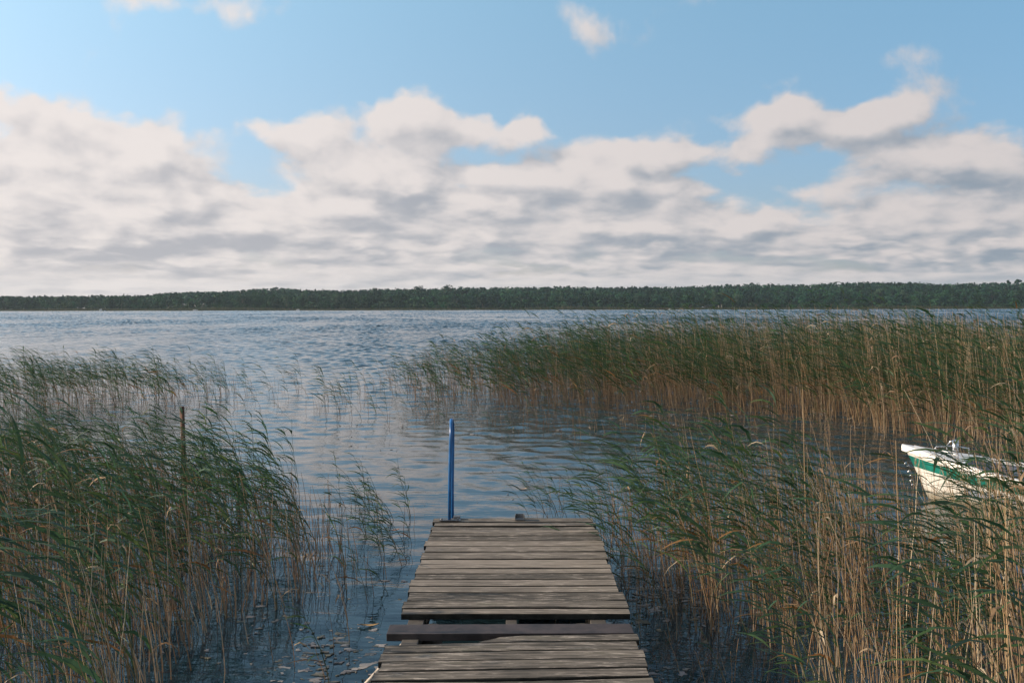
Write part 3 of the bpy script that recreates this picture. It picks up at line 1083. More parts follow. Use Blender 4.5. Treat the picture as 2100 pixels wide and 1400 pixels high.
    # bend back and up
    path += [(x0 + .015, y0 + .012, DECK_Z + .67), (x0 + .014, y0 + .035, DECK_Z + .715), (x0 + .012, y0 + .075, DECK_Z + .752), (x0 + .009, y0 + .13, DECK_Z + .772),
             (x0 + .012, y0 + .19, DECK_Z + .768), (x0 + .014, y0 + .245, DECK_Z + .735), (x0 + .014, y0 + .275, DECK_Z + .68), (x0 + .013, y0 + .285, DECK_Z + .60)]
    path += [(x0 + .007, y0 + .285, DECK_Z + .2), (x0 + .005, y0 + .285, -.9)]
    bm = bmesh.new()
    add_tube(bm, path, .0125, 14)
    h = bm_obj('handrail', bm, M_BLUE, J)
    h['label'] = 'bent blue tube ladder handrail'
    bm = bmesh.new()
    add_box(bm, (x0 + .005, y0, DECK_Z + .012), (.165, .05, .008), bevel=.002)
    for s in (-.06, .065): add_tube(bm, [(x0 + s, y0, DECK_Z + .014), (x0 + s, y0, DECK_Z + .026)], .009, 6)
    bm_obj('flange', bm, M_STEEL, h)
    bm = bmesh.new()
    add_box(bm, (x0 + .055, y0 + .07, DECK_Z + .018), (.05, .06, .026), bevel=.004)
    bm_obj('clamp', bm, M_STEEL, h)
    q = W(1066, 1068, DECK_Z)
    bm = bmesh.new()
    add_box(bm, (q.x, q.y + .02, DECK_Z + .014), (.075, .075, .012), bevel=.002)
    for s in (-.034, .034): add_box(bm, (q.x + s, q.y + .02, DECK_Z + .03), (.007, .07, .04), bevel=.002)
    add_box(bm, (q.x, q.y + .052, DECK_Z + .03), (.06, .007, .036), bevel=.002)
    br = bm_obj('bracket', bm, M_STEEL, J)
    br['label'] = 'empty steel bracket where a second handrail is missing'


build_jetty()

# pale pole slanting under the jetty
a = W(748, 1405, 0.05); b = W(845, 1302, 0.26)
bm = bmesh.new()
dv = (b - a)
add_tube(bm, [a - dv * .8 + Vector((0, 0, -.05)), a, (a + b) / 2 + Vector((0, 0, .004)), b + dv * .35], [.012, .013, .013, .012], 8)
tag(bm_obj('pole', bm, M_POLE), 'thin pale pole sticking out slanted from under the jetty', 'pole')

# ------------------------------------------------------------------ rusty post in the left reeds
p = W(379, 1015)
bm = bmesh.new()
Hp = 0.98
for (cx, cy, sx, sy, mi) in ((-.010, 0, .007, .034, 1), (.008, -.014, .032, .007, 0)):
    add_box(bm, (cx, cy, Hp / 2 - .4), (sx, sy, Hp + .8), mi=mi)
add_box(bm, (.022, 0, Hp / 2 - .4), (.006, .032, Hp + .8))
o = bm_obj('post', bm, [M_RUST, M_RUSTP], None, p)
o.rotation_euler = (R(1), R(-.8), R(-30))
tag(o, 'narrow rusty iron post with flaking paint standing among the shaded reeds', 'post')


# ------------------------------------------------------------------ the green and white boat
def build_boat():
    tip = AT(1853, 926, 10.75)
    o = empty('rowing_boat', (tip.x, tip.y, 0), R(-34))
    tag(o, 'white boat with a green stripe moored bow first behind the reeds', 'boat')
    L, B, zb, zm = 4.4, 1.55, .55, .25
    bm = bmesh.new()
    rows = hull_mesh(bm, L, B, zb, zm, [(.40, 0), (.67, 0), (.85, 1), (1.0, 0)], 40, draft=-.10, rake=.30)
    bm_obj('hull', bm, [M_HULL, M_GREEN], o)
    # gunwale: a rounded white rim with an outer rubbing edge, broader foredeck
    bm = bmesh.new()
    prof = [(.030, -.05), (.034, -.012), (.022, .014), (-.02, .018), (-.075, .012), (-.085, -.02)]
    for side in (1, -1):
        rings = []
        for row in rows:
            xx, b_, zz = row[-1]
            rings.append([bm.verts.new((xx + (.0 if b_ > .03 else -.015), side * max(b_ + q, .0), zz + w)) for q, w in prof])
        for a_, b_ in zip(rings, rings[1:]):
            for k in range(len(prof) - 1):
                f = bm.faces.new((a_[k], a_[k + 1], b_[k + 1], b_[k])); f.smooth = True
    bmesh.ops.remove_doubles(bm, verts=bm.verts, dist=.0005)
    bm_obj('gunwale', bm, M_WHITE, o)
    # foredeck
    bm = bmesh.new()
    n_f = 7
    lv = [bm.verts.new((rows[i][-1][0], rows[i][-1][1] - .04 if rows[i][-1][1] > .05 else 0.001, rows[i][-1][2] + .012)) for i in range(1, n_f)]
    rv = [bm.verts.new((rows[i][-1][0], -(rows[i][-1][1] - .04) if rows[i][-1][1] > .05 else -.001, rows[i][-1][2] + .012)) for i in range(1, n_f)]
    cv = [bm.verts.new((rows[i][-1][0], 0, rows[i][-1][2] + .035)) for i in range(1, n_f)]
    for i in range(n_f - 2):
        bm.faces.new((lv[i], lv[i + 1], cv[i + 1], cv[i])); bm.faces.new((cv[i], cv[i + 1], rv[i + 1], rv[i]))
    bm_obj('foredeck', bm, M_WHITE, o, smooth=True)
    # inside: side liners and a floor
    bm = bmesh.new()
    li = []
    for i in range(n_f - 1, 41):
        xx, b_, zz = rows[i][-1]
        li.append([bm.verts.new(v) for v in ((xx, b_ - .07, zz - .005), (xx, b_ - .13, .12), (xx, -b_ + .13, .12), (xx, -b_ + .07, zz - .005))])
    for a_, b_ in zip(li, li[1:]):
        for k in range(3): bm.faces.new((a_[k], a_[k + 1], b_[k + 1], b_[k]))
    bm.faces.new(li[0])
    bm.faces.new(li[-1])
    bm_obj('cockpit_liner', bm, M_DARKIN, o)
    for xx in (1.55, 3.0):
        bm = bmesh.new(); add_box(bm, (xx, 0, .26), (.32, 1.16, .04), bevel=.01)
        bm_obj('seat', bm, M_WHITE, o)
    # low rail over the foredeck
    for sd in (1, -1):
        bm = bmesh.new()
        pts = [(.30, sd * .12, .50), (.30, sd * .12, .545), (.44, sd * .22, .555), (.60, sd * .31, .53), (.60, sd * .31, .46)]
        add_tube(bm, pts, .007, 7)
        bm_obj('bow_rail', bm, M_CHROME, o)
    bm = bmesh.new()
    add_tube(bm, [(.52, 0, .46), (.52, 0, .65)], .032, 10)
    add_tube(bm, [(.52, -.06, .63), (.52, .06, .63)], .012, 8)
    add_tube(bm, [(.44, .02, .47), (.43, .02, .58), (.47, .01, .63), (.52, 0, .63)], .007, 7)
    bm_obj('mooring_bollard', bm, M_CHROME, o)
    bm = bmesh.new()
    for k in range(5):
        add_tube(bm, [(.06 + .01 * k, 0, .34 - k * .05), (.035 + .012 * k, .012 * (-1) ** k, .315 - k * .05)], .009, 6)
    add_tube(bm, [(.03, 0, .37), (.01, 0, .35), (.03, 0, .33)], .010, 6)
    bm_obj('bow_eye', bm, M_CHROME, o)


build_boat()


# ------------------------------------------------------------------ reeds
WIND = np.array([-1.0, -0.10, 0.0])


def gen_reeds(base, H, r, dry=False, lush=1.0, leaf_n=11, big=1.0, tint=1.0):
    """stems and leaves of many reeds as two meshes' arrays; base n,3; H n"""
    n = len(base)
    ns = 7
    t = np.linspace(0, 1, ns)[None, :, None]
    ang = r.normal(0, .35, n)
    wd = np.stack([WIND[0] * np.cos(ang) - WIND[1] * np.sin(ang), WIND[0] * np.sin(ang) + WIND[1] * np.cos(ang), np.zeros(n)], 1)
    if dry:
        b1, b2 = r.normal(.04, .10, n), r.normal(.08, .06, n)
    else:
        b1, b2 = r.normal(.07, .10, n), np.clip(r.normal(.27, .16, n), .0, .85)
    dz = np.clip(1 - .35 * (np.abs(b1) + b2), .5, 1)
    Hn = H[:, None, None]
    horiz = wd[:, None, :] * (b1[:, None, None] * t + b2[:, None, None] * t ** 2.2)
    jit = np.cumsum(r.normal(0, .006, (n, ns, 3)), 1); jit[:, :, 2] = 0
    cur = base[:, None, :] + Hn * (horiz + jit)
    cur[:, :, 2] += (Hn * (dz[:, None, None] * t))[:, :, 0]
    rad = (r.uniform(.0026, .0046, n) * big)[:, None] * (1 - .62 * np.linspace(0, 1, ns))[None, :]
    a = np.array([0, 2.094, 4.189])
    ring = np.stack([np.cos(a), np.sin(a), np.zeros(3)], 1)
    SV = cur[:, :, None, :] + ring[None, None] * rad[:, :, None, None]
    SV = SV.reshape(-1, 3)
    i = np.arange(n * ns * 3).reshape(n, ns, 3)
    j = np.roll(i, -1, axis=2)
    SQ = np.stack([i[:, :-1], j[:, :-1], j[:, 1:], i[:, 1:]], -1).reshape(-1, 4)
    straw = np.array([(0.52, 0.39, 0.24), (0.45, 0.31, 0.17), (0.58, 0.47, 0.32), (0.36, 0.24, 0.14)])[r.integers(0, 4, n)] * r.uniform(.7, 1.15, (n, 1))
    green = np.array([(0.075, 0.11, 0.035), (0.06, 0.10, 0.035), (0.10, 0.12, 0.04)])[r.integers(0, 3, n)] * tint
    if dry: sc = np.repeat(straw[:, None], ns, 1)
    else:
        f = np.clip((np.linspace(0, 1, ns)[None, :] - r.uniform(.0, .35, (n, 1))) / .3, 0, 1)[:, :, None]
        sc = straw[:, None] * .8 * (1 - f) + green[:, None] * f
    SC = np.repeat(sc[:, :, None], 3, 2).reshape(-1, 3)
    # leaves
    m = leaf_n
    k = 5
    tk = np.linspace(.36 if not dry else .4, .97, m)[None] + r.uniform(-.04, .04, (n, m))
    tk = np.clip(tk, .05, .985)
    keep = r.random((n, m)) < (lush if not dry else .05)
    idx = tk * (ns - 1)
    i0 = np.minimum(idx.astype(int), ns - 2)
    fr = (idx - i0)[..., None]
    rows = np.arange(n)[:, None]
    p0 = cur[rows, i0] * (1 - fr) + cur[rows, i0 + 1] * fr
    tan = cur[rows, i0 + 1] - cur[rows, i0]
    tan /= np.linalg.norm(tan, axis=2, keepdims=True)
    side = np.stack([r.normal(0, 1, (n, m)), r.normal(0, 1, (n, m)), np.zeros((n, m))], 2)
    wv = np.repeat(wd[:, None], m, 1)
    d0 = tan * r.uniform(.7, 1.4, (n, m, 1)) + wv * .45 + side * .28
    d1 = wv * r.uniform(.6, 1.3, (n, m, 1)) + side * .22
    d1[:, :, 2] += r.normal(-.12, .30, (n, m))
    if dry:
        d1 = side * .6 + wv * .4; d1[:, :, 2] -= .9
    d0 /= np.linalg.norm(d0, axis=2, keepdims=True); d1 /= np.linalg.norm(d1, axis=2, keepdims=True)
    ln = (r.uniform(.20, .40, (n, m)) * (1.05 - .45 * np.clip(tk - .4, 0, 1) / .6)) * np.clip(H / 1.2, .6, 1.25)[:, None] * big
    pts = [p0]
    for s in range(1, k):
        u = ((s - .5) / (k - 1))
        dd = d0 * (1 - u) ** 1.3 + d1 * (1 - (1 - u) ** 1.3)
        dd /= np.linalg.norm(dd, axis=2, keepdims=True)
        pts.append(pts[-1] + dd * (ln / (k - 1))[..., None])
    pts = np.stack(pts, 2)                   # n,m,k,3
    tg = np.gradient(pts, axis=2)
    up = np.stack([r.normal(0, .5, (n, m)), r.normal(0, .5, (n, m)), np.full((n, m), 1.0)], 2)[:, :, None]
    sv = np.cross(tg, np.broadcast_to(up, tg.shape))
    sv /= np.linalg.norm(sv, axis=3, keepdims=True) + 1e-9
    wp = np.array([.30, .95, 1.0, .62, .04])[None, None, :, None]
    wid = (r.uniform(.0045, .0105, (n, m)) * big)[:, :, None, None] * wp * np.clip(H / 1.2, .7, 1.2)[:, None, None, None]
    LV = np.stack([pts - sv * wid, pts + sv * wid], 3)[keep]      # q,k,2,3
    q = len(LV)
    i = np.arange(q * k * 2).reshape(q, k, 2)
    LQ = np.stack([i[:, :-1, 0], i[:, :-1, 1], i[:, 1:, 1], i[:, 1:, 0]], -1).reshape(-1, 4)
    pal = np.array([(0.036, 0.088, 0.040), (0.046, 0.098, 0.042), (0.030, 0.076, 0.042), (0.062, 0.108, 0.040), (0.038, 0.090, 0.050)])
    lc = pal[r.integers(0, 5, (n, m))] * r.uniform(.7, 1.4, (n, m, 1)) * (1.1, 1.03, .90) * tint
    yel = r.random((n, m)) < np.where(tk < .5, .14, .02)
    lc[yel] = np.array((0.24, 0.13, 0.045)) * r.uniform(.6, 1.3, (yel.sum(), 1))
    if dry: lc = np.repeat(straw[:, None], m, 1) * .8
    LC = np.repeat(lc[keep], k * 2, 0)
    return (SV, SQ, SC), (LV.reshape(-1, 3), LQ, LC)


def in_poly(P, poly):
    x_, y_ = P[:, 0], P[:, 1]
    ins = np.zeros(len(P), bool)
    j = len(poly) - 1
    for i in range(len(poly)):
        xi, yi = poly[i]; xj, yj = poly[j]
        c = ((yi > y_) != (yj > y_)) & (x_ < (xj - xi) * (y_ - yi) / (yj - yi + 1e-12) + xi)
        ins ^= c
        j = i
    return ins


def scatter(poly_px, dens, r, clump=0.6, fn=None):
    poly = [tuple(W(px_, py_)[:2]) for px_, py_ in poly_px]
    a = np.array(poly)
    lo, hi = a.min(0), a.max(0)
    n = int(np.prod(hi - lo) * dens)
    P = r.uniform(lo, hi, (n, 2))
    P = P[in_poly(P, poly)]
    f = .5 + .25 * np.sin(P[:, 0] * 3.1 + 1.3 * np.sin(P[:, 1] * 2.3)) + .25 * np.sin(P[:, 1] * 3.7 + P[:, 0] * 1.7)
    P = P[r.random(len(P)) < (1 - clump) + clump * f]
    B = np.concatenate([P, np.full((len(P), 1), -.12)], 1)
    if fn is not None:
        px_, py_ = project(np.concatenate([P, np.zeros((len(P), 1))], 1))
        B = B[r.random(len(B)) < fn(px_, py_)]
    return B


def H_of(B, xs, hs, r, sd=.14):
    px_, py_ = project(np.column_stack([B[:, :2], np.zeros(len(B))]))
    return (np.interp(px_, xs, hs) * np.clip(1 + r.normal(0, sd, len(B)), .5, 1.5)) + .12


rr = np.random.default_rng(42)
BEDS = []          # (bed name, kind, bases, heights, extra)


def bed(name, kind, B, H, **kw):
    if name == 'C':                         # the stand is shorter towards open water
        H = H * np.interp(B[:, 1], [5.5, 8.0, 12.5], [1.0, .93, .70])
    BEDS.append((name, kind, B, H, kw))


# far right bed
polyA = [(735, 800), (800, 815), (900, 828), (1100, 838), (1300, 842), (1500, 848), (1650, 862), (1800, 885), (1950, 910), (2200, 940), (2200, 745), (1800, 742), (1400, 746), (1000, 760), (800, 778)]
fA = lambda px_, py_: np.clip((px_ - 670) / 560, .10, 1) * np.clip((py_ - 700) / 110, .35, 1)
xsA, hsA = [735, 850, 950, 1250, 1500, 1900, 2100], [.68, .85, 1.12, 1.62, 1.80, 1.80, 1.66]
B = scatter(polyA, 29, rr, .55, fA); bed('A', 'green', B, H_of(B, xsA, [h * .96 for h in hsA], rr, .22), leaf_n=8, big=1.15)
B = scatter(polyA, 36, rr, .55, fA); bed('A', 'dry', B, H_of(B, xsA, [h * .78 for h in hsA], rr, .32), leaf_n=4, big=1.25)
# sparse stubble in the water before it
polyS = [(830, 835), (1000, 842), (1300, 848), (1600, 860), (1850, 900), (1700, 905), (1450, 880), (1250, 905), (1100, 900), (930, 880), (850, 862)]
B = scatter(polyS, 16, rr, .8); bed('A', 'dry', B, .12 + rr.uniform(.1, .5, len(B)), leaf_n=3)
B = scatter(polyS, 2.2, rr, .8); bed('A', 'green', B, .12 + rr.uniform(.3, .8, len(B)), leaf_n=8)
# far left bed
polyB = [(-90, 795), (150, 788), (300, 792), (430, 800), (520, 812), (420, 835), (300, 848), (100, 858), (-90, 868)]
B = scatter(polyB, 15, rr, .5, lambda a_, b_: np.clip((560 - a_) / 300, .15, 1)); bed('B', 'green', B, H_of(B, [-50, 350, 520], [1.0, .98, .8], rr), leaf_n=10, big=1.1)
B = scatter(polyB, 10, rr, .5); bed('B', 'dry', B, H_of(B, [-50, 520], [.7, .55], rr, .3), leaf_n=3, big=1.0)
polyB2 = [(380, 800), (560, 790), (760, 800), (860, 835), (840, 880), (700, 865), (560, 850), (420, 840)]
B = scatter(polyB2, 2.6, rr, .8); bed('B', 'green', B, H_of(B, [400, 860], [.85, .75], rr, .2), leaf_n=9, big=1.1)
B = scatter(polyB2, 3.0, rr, .8); bed('B', 'dry', B, H_of(B, [400, 860], [.4, .35], rr, .3), leaf_n=3)
# near left bed
polyC = [(-250, 950), (150, 965), (380, 985), (520, 1015), (640, 1075), (730, 1140), (760, 1200), (660, 1235), (560, 1255), (450, 1280), (390, 1330), (350, 1440), (300, 1650), (-250, 1750)]
xsC, hsC = [-100, 100, 300, 500, 640, 740], [1.32, 1.26, 1.16, 1.14, 1.0, .72]
B = scatter(polyC, 38, rr, .5, lambda a_, b_: np.clip((900 - a_) / 320, .25, 1)); bed('C', 'green', B, H_of(B, xsC, hsC, rr, .2), leaf_n=10)
B = scatter(polyC, 85, rr, .5); bed('C', 'dry', B, H_of(B, xsC, [.78, .74, .66, .6, .5, .38], rr, .4), leaf_n=4)
polyC2 = [(660, 1040), (760, 1010), (850, 1060), (858, 1130), (830, 1210), (790, 1250), (720, 1230), (740, 1150)]
B = scatter(polyC2, 20, rr, .5); bed('C', 'green', B, H_of(B, [700, 860], [.75, .55], rr, .2), leaf_n=9)
B = scatter(polyC2, 16, rr, .5); bed('C', 'dry', B, .12 + rr.uniform(.1, .4, len(B)), leaf_n=3)
polyC3 = [(380, 1300), (560, 1262), (760, 1230), (770, 1330), (700, 1420), (380, 1420)]
B = scatter(polyC3, 9, rr, .7); bed('C', 'dry', B, .12 + rr.uniform(.15, .65, len(B)), leaf_n=3)
B = scatter(polyC3, 3, rr, .7); bed('C', 'green', B, .12 + rr.uniform(.3, .8, len(B)), leaf_n=8)
# near right bed
polyD = [(1225, 1100), (1255, 1050), (1400, 1050), (1600, 1065), (1760, 1095), (1840, 1120), (1950, 1135), (2250, 1120), (2250, 1800), (1900, 1800), (1690, 1500), (1640, 1400), (1560, 1325), (1400, 1300), (1290, 1240), (1240, 1160)]
xsD, hsD = [1230, 1330, 1450, 1600, 1750, 1850, 1950, 2040, 2120, 2250], [.78, .92, 1.14, 1.16, .92, .56, .48, .98, 1.38, 1.4]
fD = lambda a_, b_: np.clip((a_ - 1150) / 260, .35, 1)
B = scatter(polyD, 40, rr, .5, fD); bed('D', 'green', B, H_of(B, xsD, hsD, rr, .16), leaf_n=10)
B = scatter(polyD, 140, rr, .5, fD); bed('D', 'dry', B, H_of(B, xsD, [.45, .55, .66, .72, .70, .62, .64, .85, .95, .95], rr, .34), leaf_n=4)
B = scatter(polyD, 4, rr, .5, fD); bed('D', 'dry', B, H_of(B, xsD, [.9, 1.1, 1.2, 1.25, 1.25, 1.2, 1.3, 1.4, 1.45, 1.45], rr, .15), leaf_n=5)
polyD2 = [(1260, 1240), (1340, 1290), (1480, 1330), (1600, 1380), (1700, 1440), (1340, 1440), (1290, 1340)]
B = scatter(polyD2, 26, rr, .7); bed('D', 'dry', B, .12 + rr.uniform(.05, .3, len(B)), leaf_n=3)
B = scatter(polyD2, 3, rr, .7); bed('D', 'green', B, .12 + rr.uniform(.15, .5, len(B)), leaf_n=7)
# off the jetty's end
polyE = [(1080, 1040), (1120, 1010), (1190, 1020), (1230, 1060), (1170, 1075), (1100, 1068)]
B = scatter(polyE, 20, rr, .6); bed('E', 'dry', B, .12 + rr.uniform(.08, .35, len(B)), leaf_n=3)
B = np.array([[*W(px_, py_)[:2], -.12] for px_, py_ in ((1090, 1056), (1104, 1062), (1160, 1052), (1182, 1058), (1210, 1062), (1222, 1072), (1128, 1062), (1136, 1066), (1140, 1060), (1147, 1066), (1152, 1062), (1170, 1066), (1118, 1050), (1196, 1070))])
bed('E', 'green', B, np.array([.5, .45, .6, .55, .62, .5, .72, .62, .58, .66, .5, .45, .7, .4]) + .12, leaf_n=10)

# the 280 that show largest become single things; the rest of each bed is one mass
allP = []
for bi, (nm, kd, B, H, kw) in enumerate(BEDS):
    px_, py_ = project(np.column_stack([B[:, :2], np.zeros(len(B))]))
    pt, pty = project(np.column_stack([B[:, :2], H * .8]))
    vis = (px_ > 10) & (px_ < 2090) & (pty < 1340)
    size = H / B[:, 1] * vis * (1.0 if kd == 'green' else 1.0)
    for i in np.argsort(-size)[:400]: allP.append((size[i], bi, i))
allP.sort(reverse=True)
single = {}
cnt = {}
for s, bi, i in allP:
    k_ = BEDS[bi][1]
    if cnt.get(k_, 0) >= (190 if k_ == 'green' else 90): continue
    if s <= 0: continue
    cnt[k_] = cnt.get(k_, 0) + 1
    single.setdefault(bi, set()).add(int(i))

LABELS = {
    'A': ('sunlit', 'far bed across the water at right'), 'B': ('thin', 'far bed at the left edge'),
    'C': ('shaded', 'shaded stand left of the jetty'), 'D': ('sunlit', 'sunlit stand right of the jetty'), 'E': ('lone', 'water just past the jetty end'),
}
# prototypes for the single reeds
protos = {'green': [], 'dry': []}
pr = np.random.default_rng(99)
for kd, cnt_ in (('green', 16), ('dry', 10)):
    for k in range(cnt_):
        S_, L_ = gen_reeds(np.array([[0., 0., -.12]]), np.array([1.32]), pr, kd == 'dry', .95, 11 if kd == 'green' else 5)
        sm = mesh_np('stem', *S_[:2], M_STEM, S_[2], smooth=True)
        lm = mesh_np('foliage', *L_[:2], M_LEAF, L_[2]) if len(L_[0]) else None
        protos[kd].append((sm, lm))
for bi, ids in single.items():
    nm, kd, B, H, kw = BEDS[bi]
    w, where = LABELS[nm]
    for i in sorted(ids):
        sm, lm = random.choice(protos[kd])
        s = H[i] / 1.32
        lab = (f'green leafy reed bent by the wind in the {where}' if kd == 'green' else f'bare straw coloured reed stalk in the {where}')
        grp = f'{"green reeds" if kd == "green" else "dry reed stalks"} of the {where}'
        o = empty('reed' if kd == 'green' else 'dry_reed', (B[i][0], B[i][1], 0), random.uniform(-.3, .3))
        ss = s ** .8
        o.scale = (ss, ss, s)
        tag(o, lab, 'reed', grp)
        link('stem', sm, o)
        if lm: link('foliage', lm, o)

BED_LABEL = {
    'A': ('reed_bed', 'large sunlit reed bed of straw and green across the water at right'),
    'B': ('reed_bed', 'thin far reed bed in the water at the left edge'),
    'C': ('reed_bed', 'dense shaded mass of green reeds filling the water left of the jetty'),
    'D': ('reed_bed', 'dense sunlit mass of golden and green reeds right of the jetty'),
    'E': ('reed_stubble', 'sparse broken reed stubble in the water just past the jetty end'),
}
for nm in BED_LABEL:
    SV, SQ, SC, LV, LQ, LC = [], [], [], [], [], []
    so = lo_ = 0
    for bi, (n_, kd, B, H, kw) in enumerate(BEDS):
        if n_ != nm: continue
        m_ = np.ones(len(B), bool)
        m_[list(single.get(bi, ()))] = False
        if not m_.any(): continue
        S_, L_ = gen_reeds(B[m_], H[m_], rr, kd == 'dry', .95, kw.get('leaf_n', 10), kw.get('big', 1.0))
        SV.append(S_[0]); SQ.append(S_[1] + so); SC.append(S_[2]); so += len(S_[0])
        SV.append(L_[0]); SQ.append(L_[1] + so); SC.append(L_[2]); so += len(L_[0])
    if not SV: continue
    me = mesh_np(BED_LABEL[nm][0], np.concatenate(SV), np.concatenate(SQ), M_LEAF, np.concatenate(SC))
    tag(link(BED_LABEL[nm][0], me), BED_LABEL[nm][1], 'reeds', kind='stuff')


# ------------------------------------------------------------------ scum and flecks on the water
def scum():
    r = np.random.default_rng(8)
    P, Rr = [], []

    def area(poly, dens, r0, r1, clump=.8):
        B = scatter(poly, dens, r, clump)
        P.append(B[:, :2]); Rr.append(r.uniform(0, 1, len(B)) ** 2.6 * (r1 - r0) * .85 + r0 * .8)
    area([(600, 1330), (700, 1280), (790, 1290), (780, 1420), (560, 1420), (540, 1380)], 420, .005, .040, .95)
    area([(420, 1240), (640, 1200), (800, 1180), (800, 1400), (400, 1420)], 55, .005, .024, .9)
    area([(690, 1090), (850, 1090), (850, 1250), (690, 1250)], 40, .006, .030, .9)
    area([(1290, 1180), (1440, 1190), (1500, 1300), (1420, 1400), (1310, 1400), (1285, 1260)], 200, .005, .040, .95)
    area([(1240, 1100), (1700, 1120), (1750, 1400), (1330, 1420), (1270, 1200)], 40, .005, .025, .9)
    area([(700, 840), (1300, 860), (1500, 950), (1240, 1090), (880, 1060), (640, 960)], 8, .005, .018, .8)
    area([(830, 825), (1800, 860), (1850, 920), (1300, 905), (900, 890)], 12, .008, .045, .8)
    area([(0, 960), (640, 1050), (780, 1200), (200, 1400), (-50, 1400)], 14, .006, .03, .8)
    P_, R_ = np.concatenate(P), np.concatenate(Rr)
    keep = ~((np.abs(P_[:, 0]) < .66) & (P_[:, 1] < 7.9))
    P_, R_ = P_[keep], R_[keep]
    n, k = len(P_), 9
    a = np.linspace(0, 2 * math.pi, k, endpoint=False)[None] + r.uniform(0, 6, (n, 1))
    rad = R_[:, None] * (1 + .42 * np.sin(a * 2 + r.uniform(0, 6, (n, 1))) + .32 * np.sin(a * 3 + r.uniform(0, 6, (n, 1)))) * r.uniform(.6, 1.3, (n, k))
    st = r.uniform(1.0, 1.7, (n, 1))
    X = P_[:, :1] + np.cos(a) * rad * st
    Y = P_[:, 1:] + np.sin(a) * rad
    zt = r.uniform(.002, .004, (n, 1)) + 0 * a
    top = np.stack([X, Y, zt], -1)
    bot = np.stack([X, Y, np.full_like(X, -.002)], -1)
    c = np.stack([P_[:, 0], P_[:, 1], zt[:, 0] + .001], -1)[:, None]
    V = np.concatenate([top, bot, c], 1)
    base = (np.arange(n) * (2 * k + 1))[:, None]
    j = np.arange(k)
    jn = (j + 1) % k
    side = np.stack([j, k + j, k + jn, jn], -1)[None] + base[..., None]
    T = np.stack([j, jn, np.full(k, 2 * k), np.full(k, 2 * k)], -1)[None] + base[..., None]
    # tops as triangles: build a second mesh part through duplicated vertices is avoided by using triangles for all
    t1 = side[..., [0, 1, 2]].reshape(-1, 3); t2 = side[..., [0, 2, 3]].reshape(-1, 3); t3 = T[..., [0, 1, 2]].reshape(-1, 3)
    C = np.array([(.27, .25, .24), (.20, .19, .17), (.32, .30, .28), (.16, .15, .11)])[r.integers(0, 4, n)] * r.uniform(.7, 1.1, (n, 1))
    me = mesh_np('floating_scum', V.reshape(-1, 3), np.concatenate([t1, t2, t3]), M_STEM, np.repeat(C, 2 * k + 1, 0))
    tag(link('floating_scum', me), 'pale flecks and scum floating on the water round the reeds', 'scum', kind='stuff')


scum()


def float_leaf(px_, py_, c, label, s=.05, rz=0):
    p = W(px_, py_, .006)
    bm = bmesh.new()
    k = 7
    L_, R__, M__ = [], [], []
    for i in range(k):
        u = i / (k - 1)
        w = s * .28 * math.sin(math.pi * min(1, u * .94 + .03)) ** .8
        zz = .004 + .010 * (u - .5) ** 2 * 4
        M__.append(bm.verts.new(((u - .5) * s * 2, 0, zz - .002)))
        L_.append(bm.verts.new(((u - .5) * s * 2, w, zz + .004))); R__.append(bm.verts.new(((u - .5) * s * 2, -w, zz + .003)))
    for i in range(k - 1):
        bm.faces.new((M__[i], M__[i + 1], L_[i + 1], L_[i])); bm.faces.new((R__[i], R__[i + 1], M__[i + 1], M__[i]))
    add_tube(bm, [(-s, 0, .01), (-s * 1.3, .005, .012)], .0015, 5)
    o = bm_obj('floating_leaf', bm, plain('dead_leaf', c, .6, 0, .2, 30), None, p, smooth=True)
    o.rotation_euler = (0, 0, rz)
    tag(o, label, 'leaf')


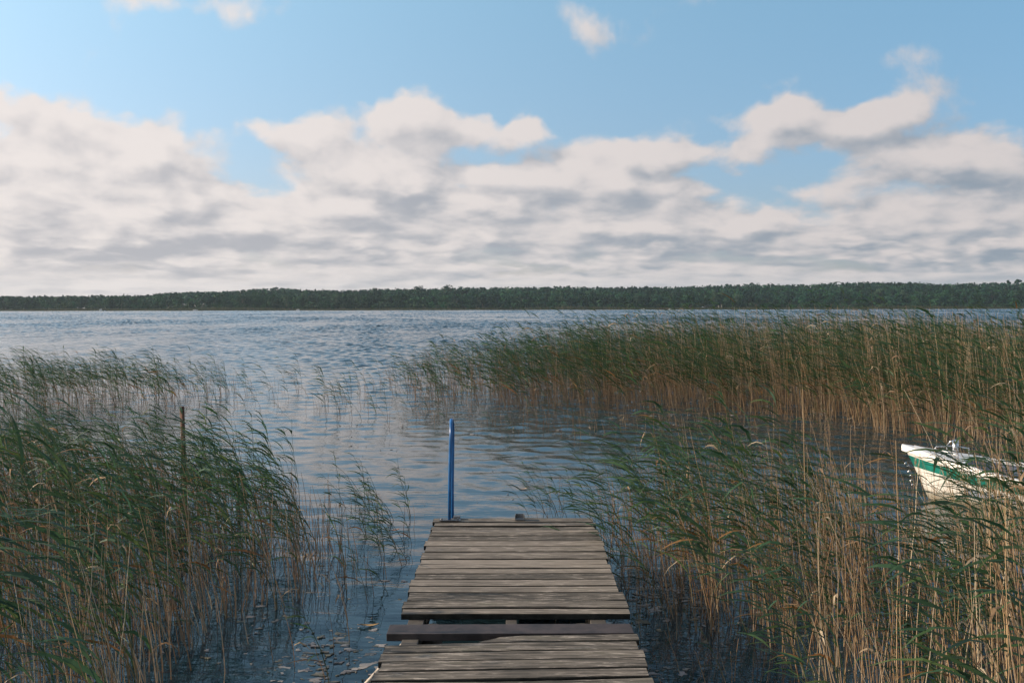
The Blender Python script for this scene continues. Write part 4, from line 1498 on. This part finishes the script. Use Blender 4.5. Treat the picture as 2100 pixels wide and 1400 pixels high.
float_leaf(758, 1283, (.42, .26, .10), 'yellow leaf floating left of the gap in the jetty', .06, .1)
float_leaf(809, 1088, (.36, .17, .08), 'orange brown leaf floating left of the jetty end', .045, .4)
float_leaf(1072, 1003, (.45, .33, .22), 'pale tan leaf floating beyond the jetty end bracket', .06, .3)


# ------------------------------------------------------------------ the bank behind, whose trees shade the left reeds
def bank_z(X, Y):
    back = np.clip(.55 - (Y + .5) * .25, -.4, 1.2) - np.clip((Y + 1) * .2, 0, 1)
    side = np.clip((-13.5 - X) * .3, -.8, .7)
    return np.maximum(np.where(Y > .8, -.8, back), side)


bank = grid_sheet('ground', np.array([-70, -50, -35, -26, -20, -17, -15.5, -14, -13, -11, -8, -4, 0, 4, 10, 25, 60.]), np.array([-60, -40, -25, -14, -8, -5, -3, -1.5, -.6, .2, .8, 1.2, 4, 8, 12, 15, 17, 19.]), bank_z, plain('bank_grass', (.05, .075, .025), .95, 0, .4, .8))
tag(bank, 'grassy lake bank behind and left of the jetty', 'ground', kind='structure')
BANKT = [tree_meshes('broadleaf', 8, 6.2, 2600, .42, 81 + k, GREENS['broadleaf'][k]) for k in range(2)]
for k in range(4):
    yy_ = .5 + k * 2.9
    place_tree('bank_tree', BANKT[k % 2], (-15.2 + random.uniform(-.8, .8), yy_, .5), random.uniform(.46, .62), random.uniform(0, 6), 'leafy bank tree outside the view that shades the left reeds', 'tree', 'trees on the near bank')


# ------------------------------------------------------------------ air
def haze():
    bm = bmesh.new()
    add_box(bm, (0, 1150, 29), (8200, 2700, 64))
    m = bpy.data.materials.new('haze'); m.use_nodes = True
    t = m.node_tree; t.nodes.clear()
    v = t.nodes.new('ShaderNodeVolumePrincipled')
    v.inputs['Color'].default_value = (.70, .88, 1.0, 1)
    v.inputs['Density'].default_value = 0.00008
    v.inputs['Anisotropy'].default_value = 0.2
    mo = t.nodes.new('ShaderNodeOutputMaterial')
    t.links.new(v.outputs[0], mo.inputs['Volume'])
    tag(bm_obj('haze', bm, m), 'thin bluish air over the lake', 'haze', kind='stuff')


haze()
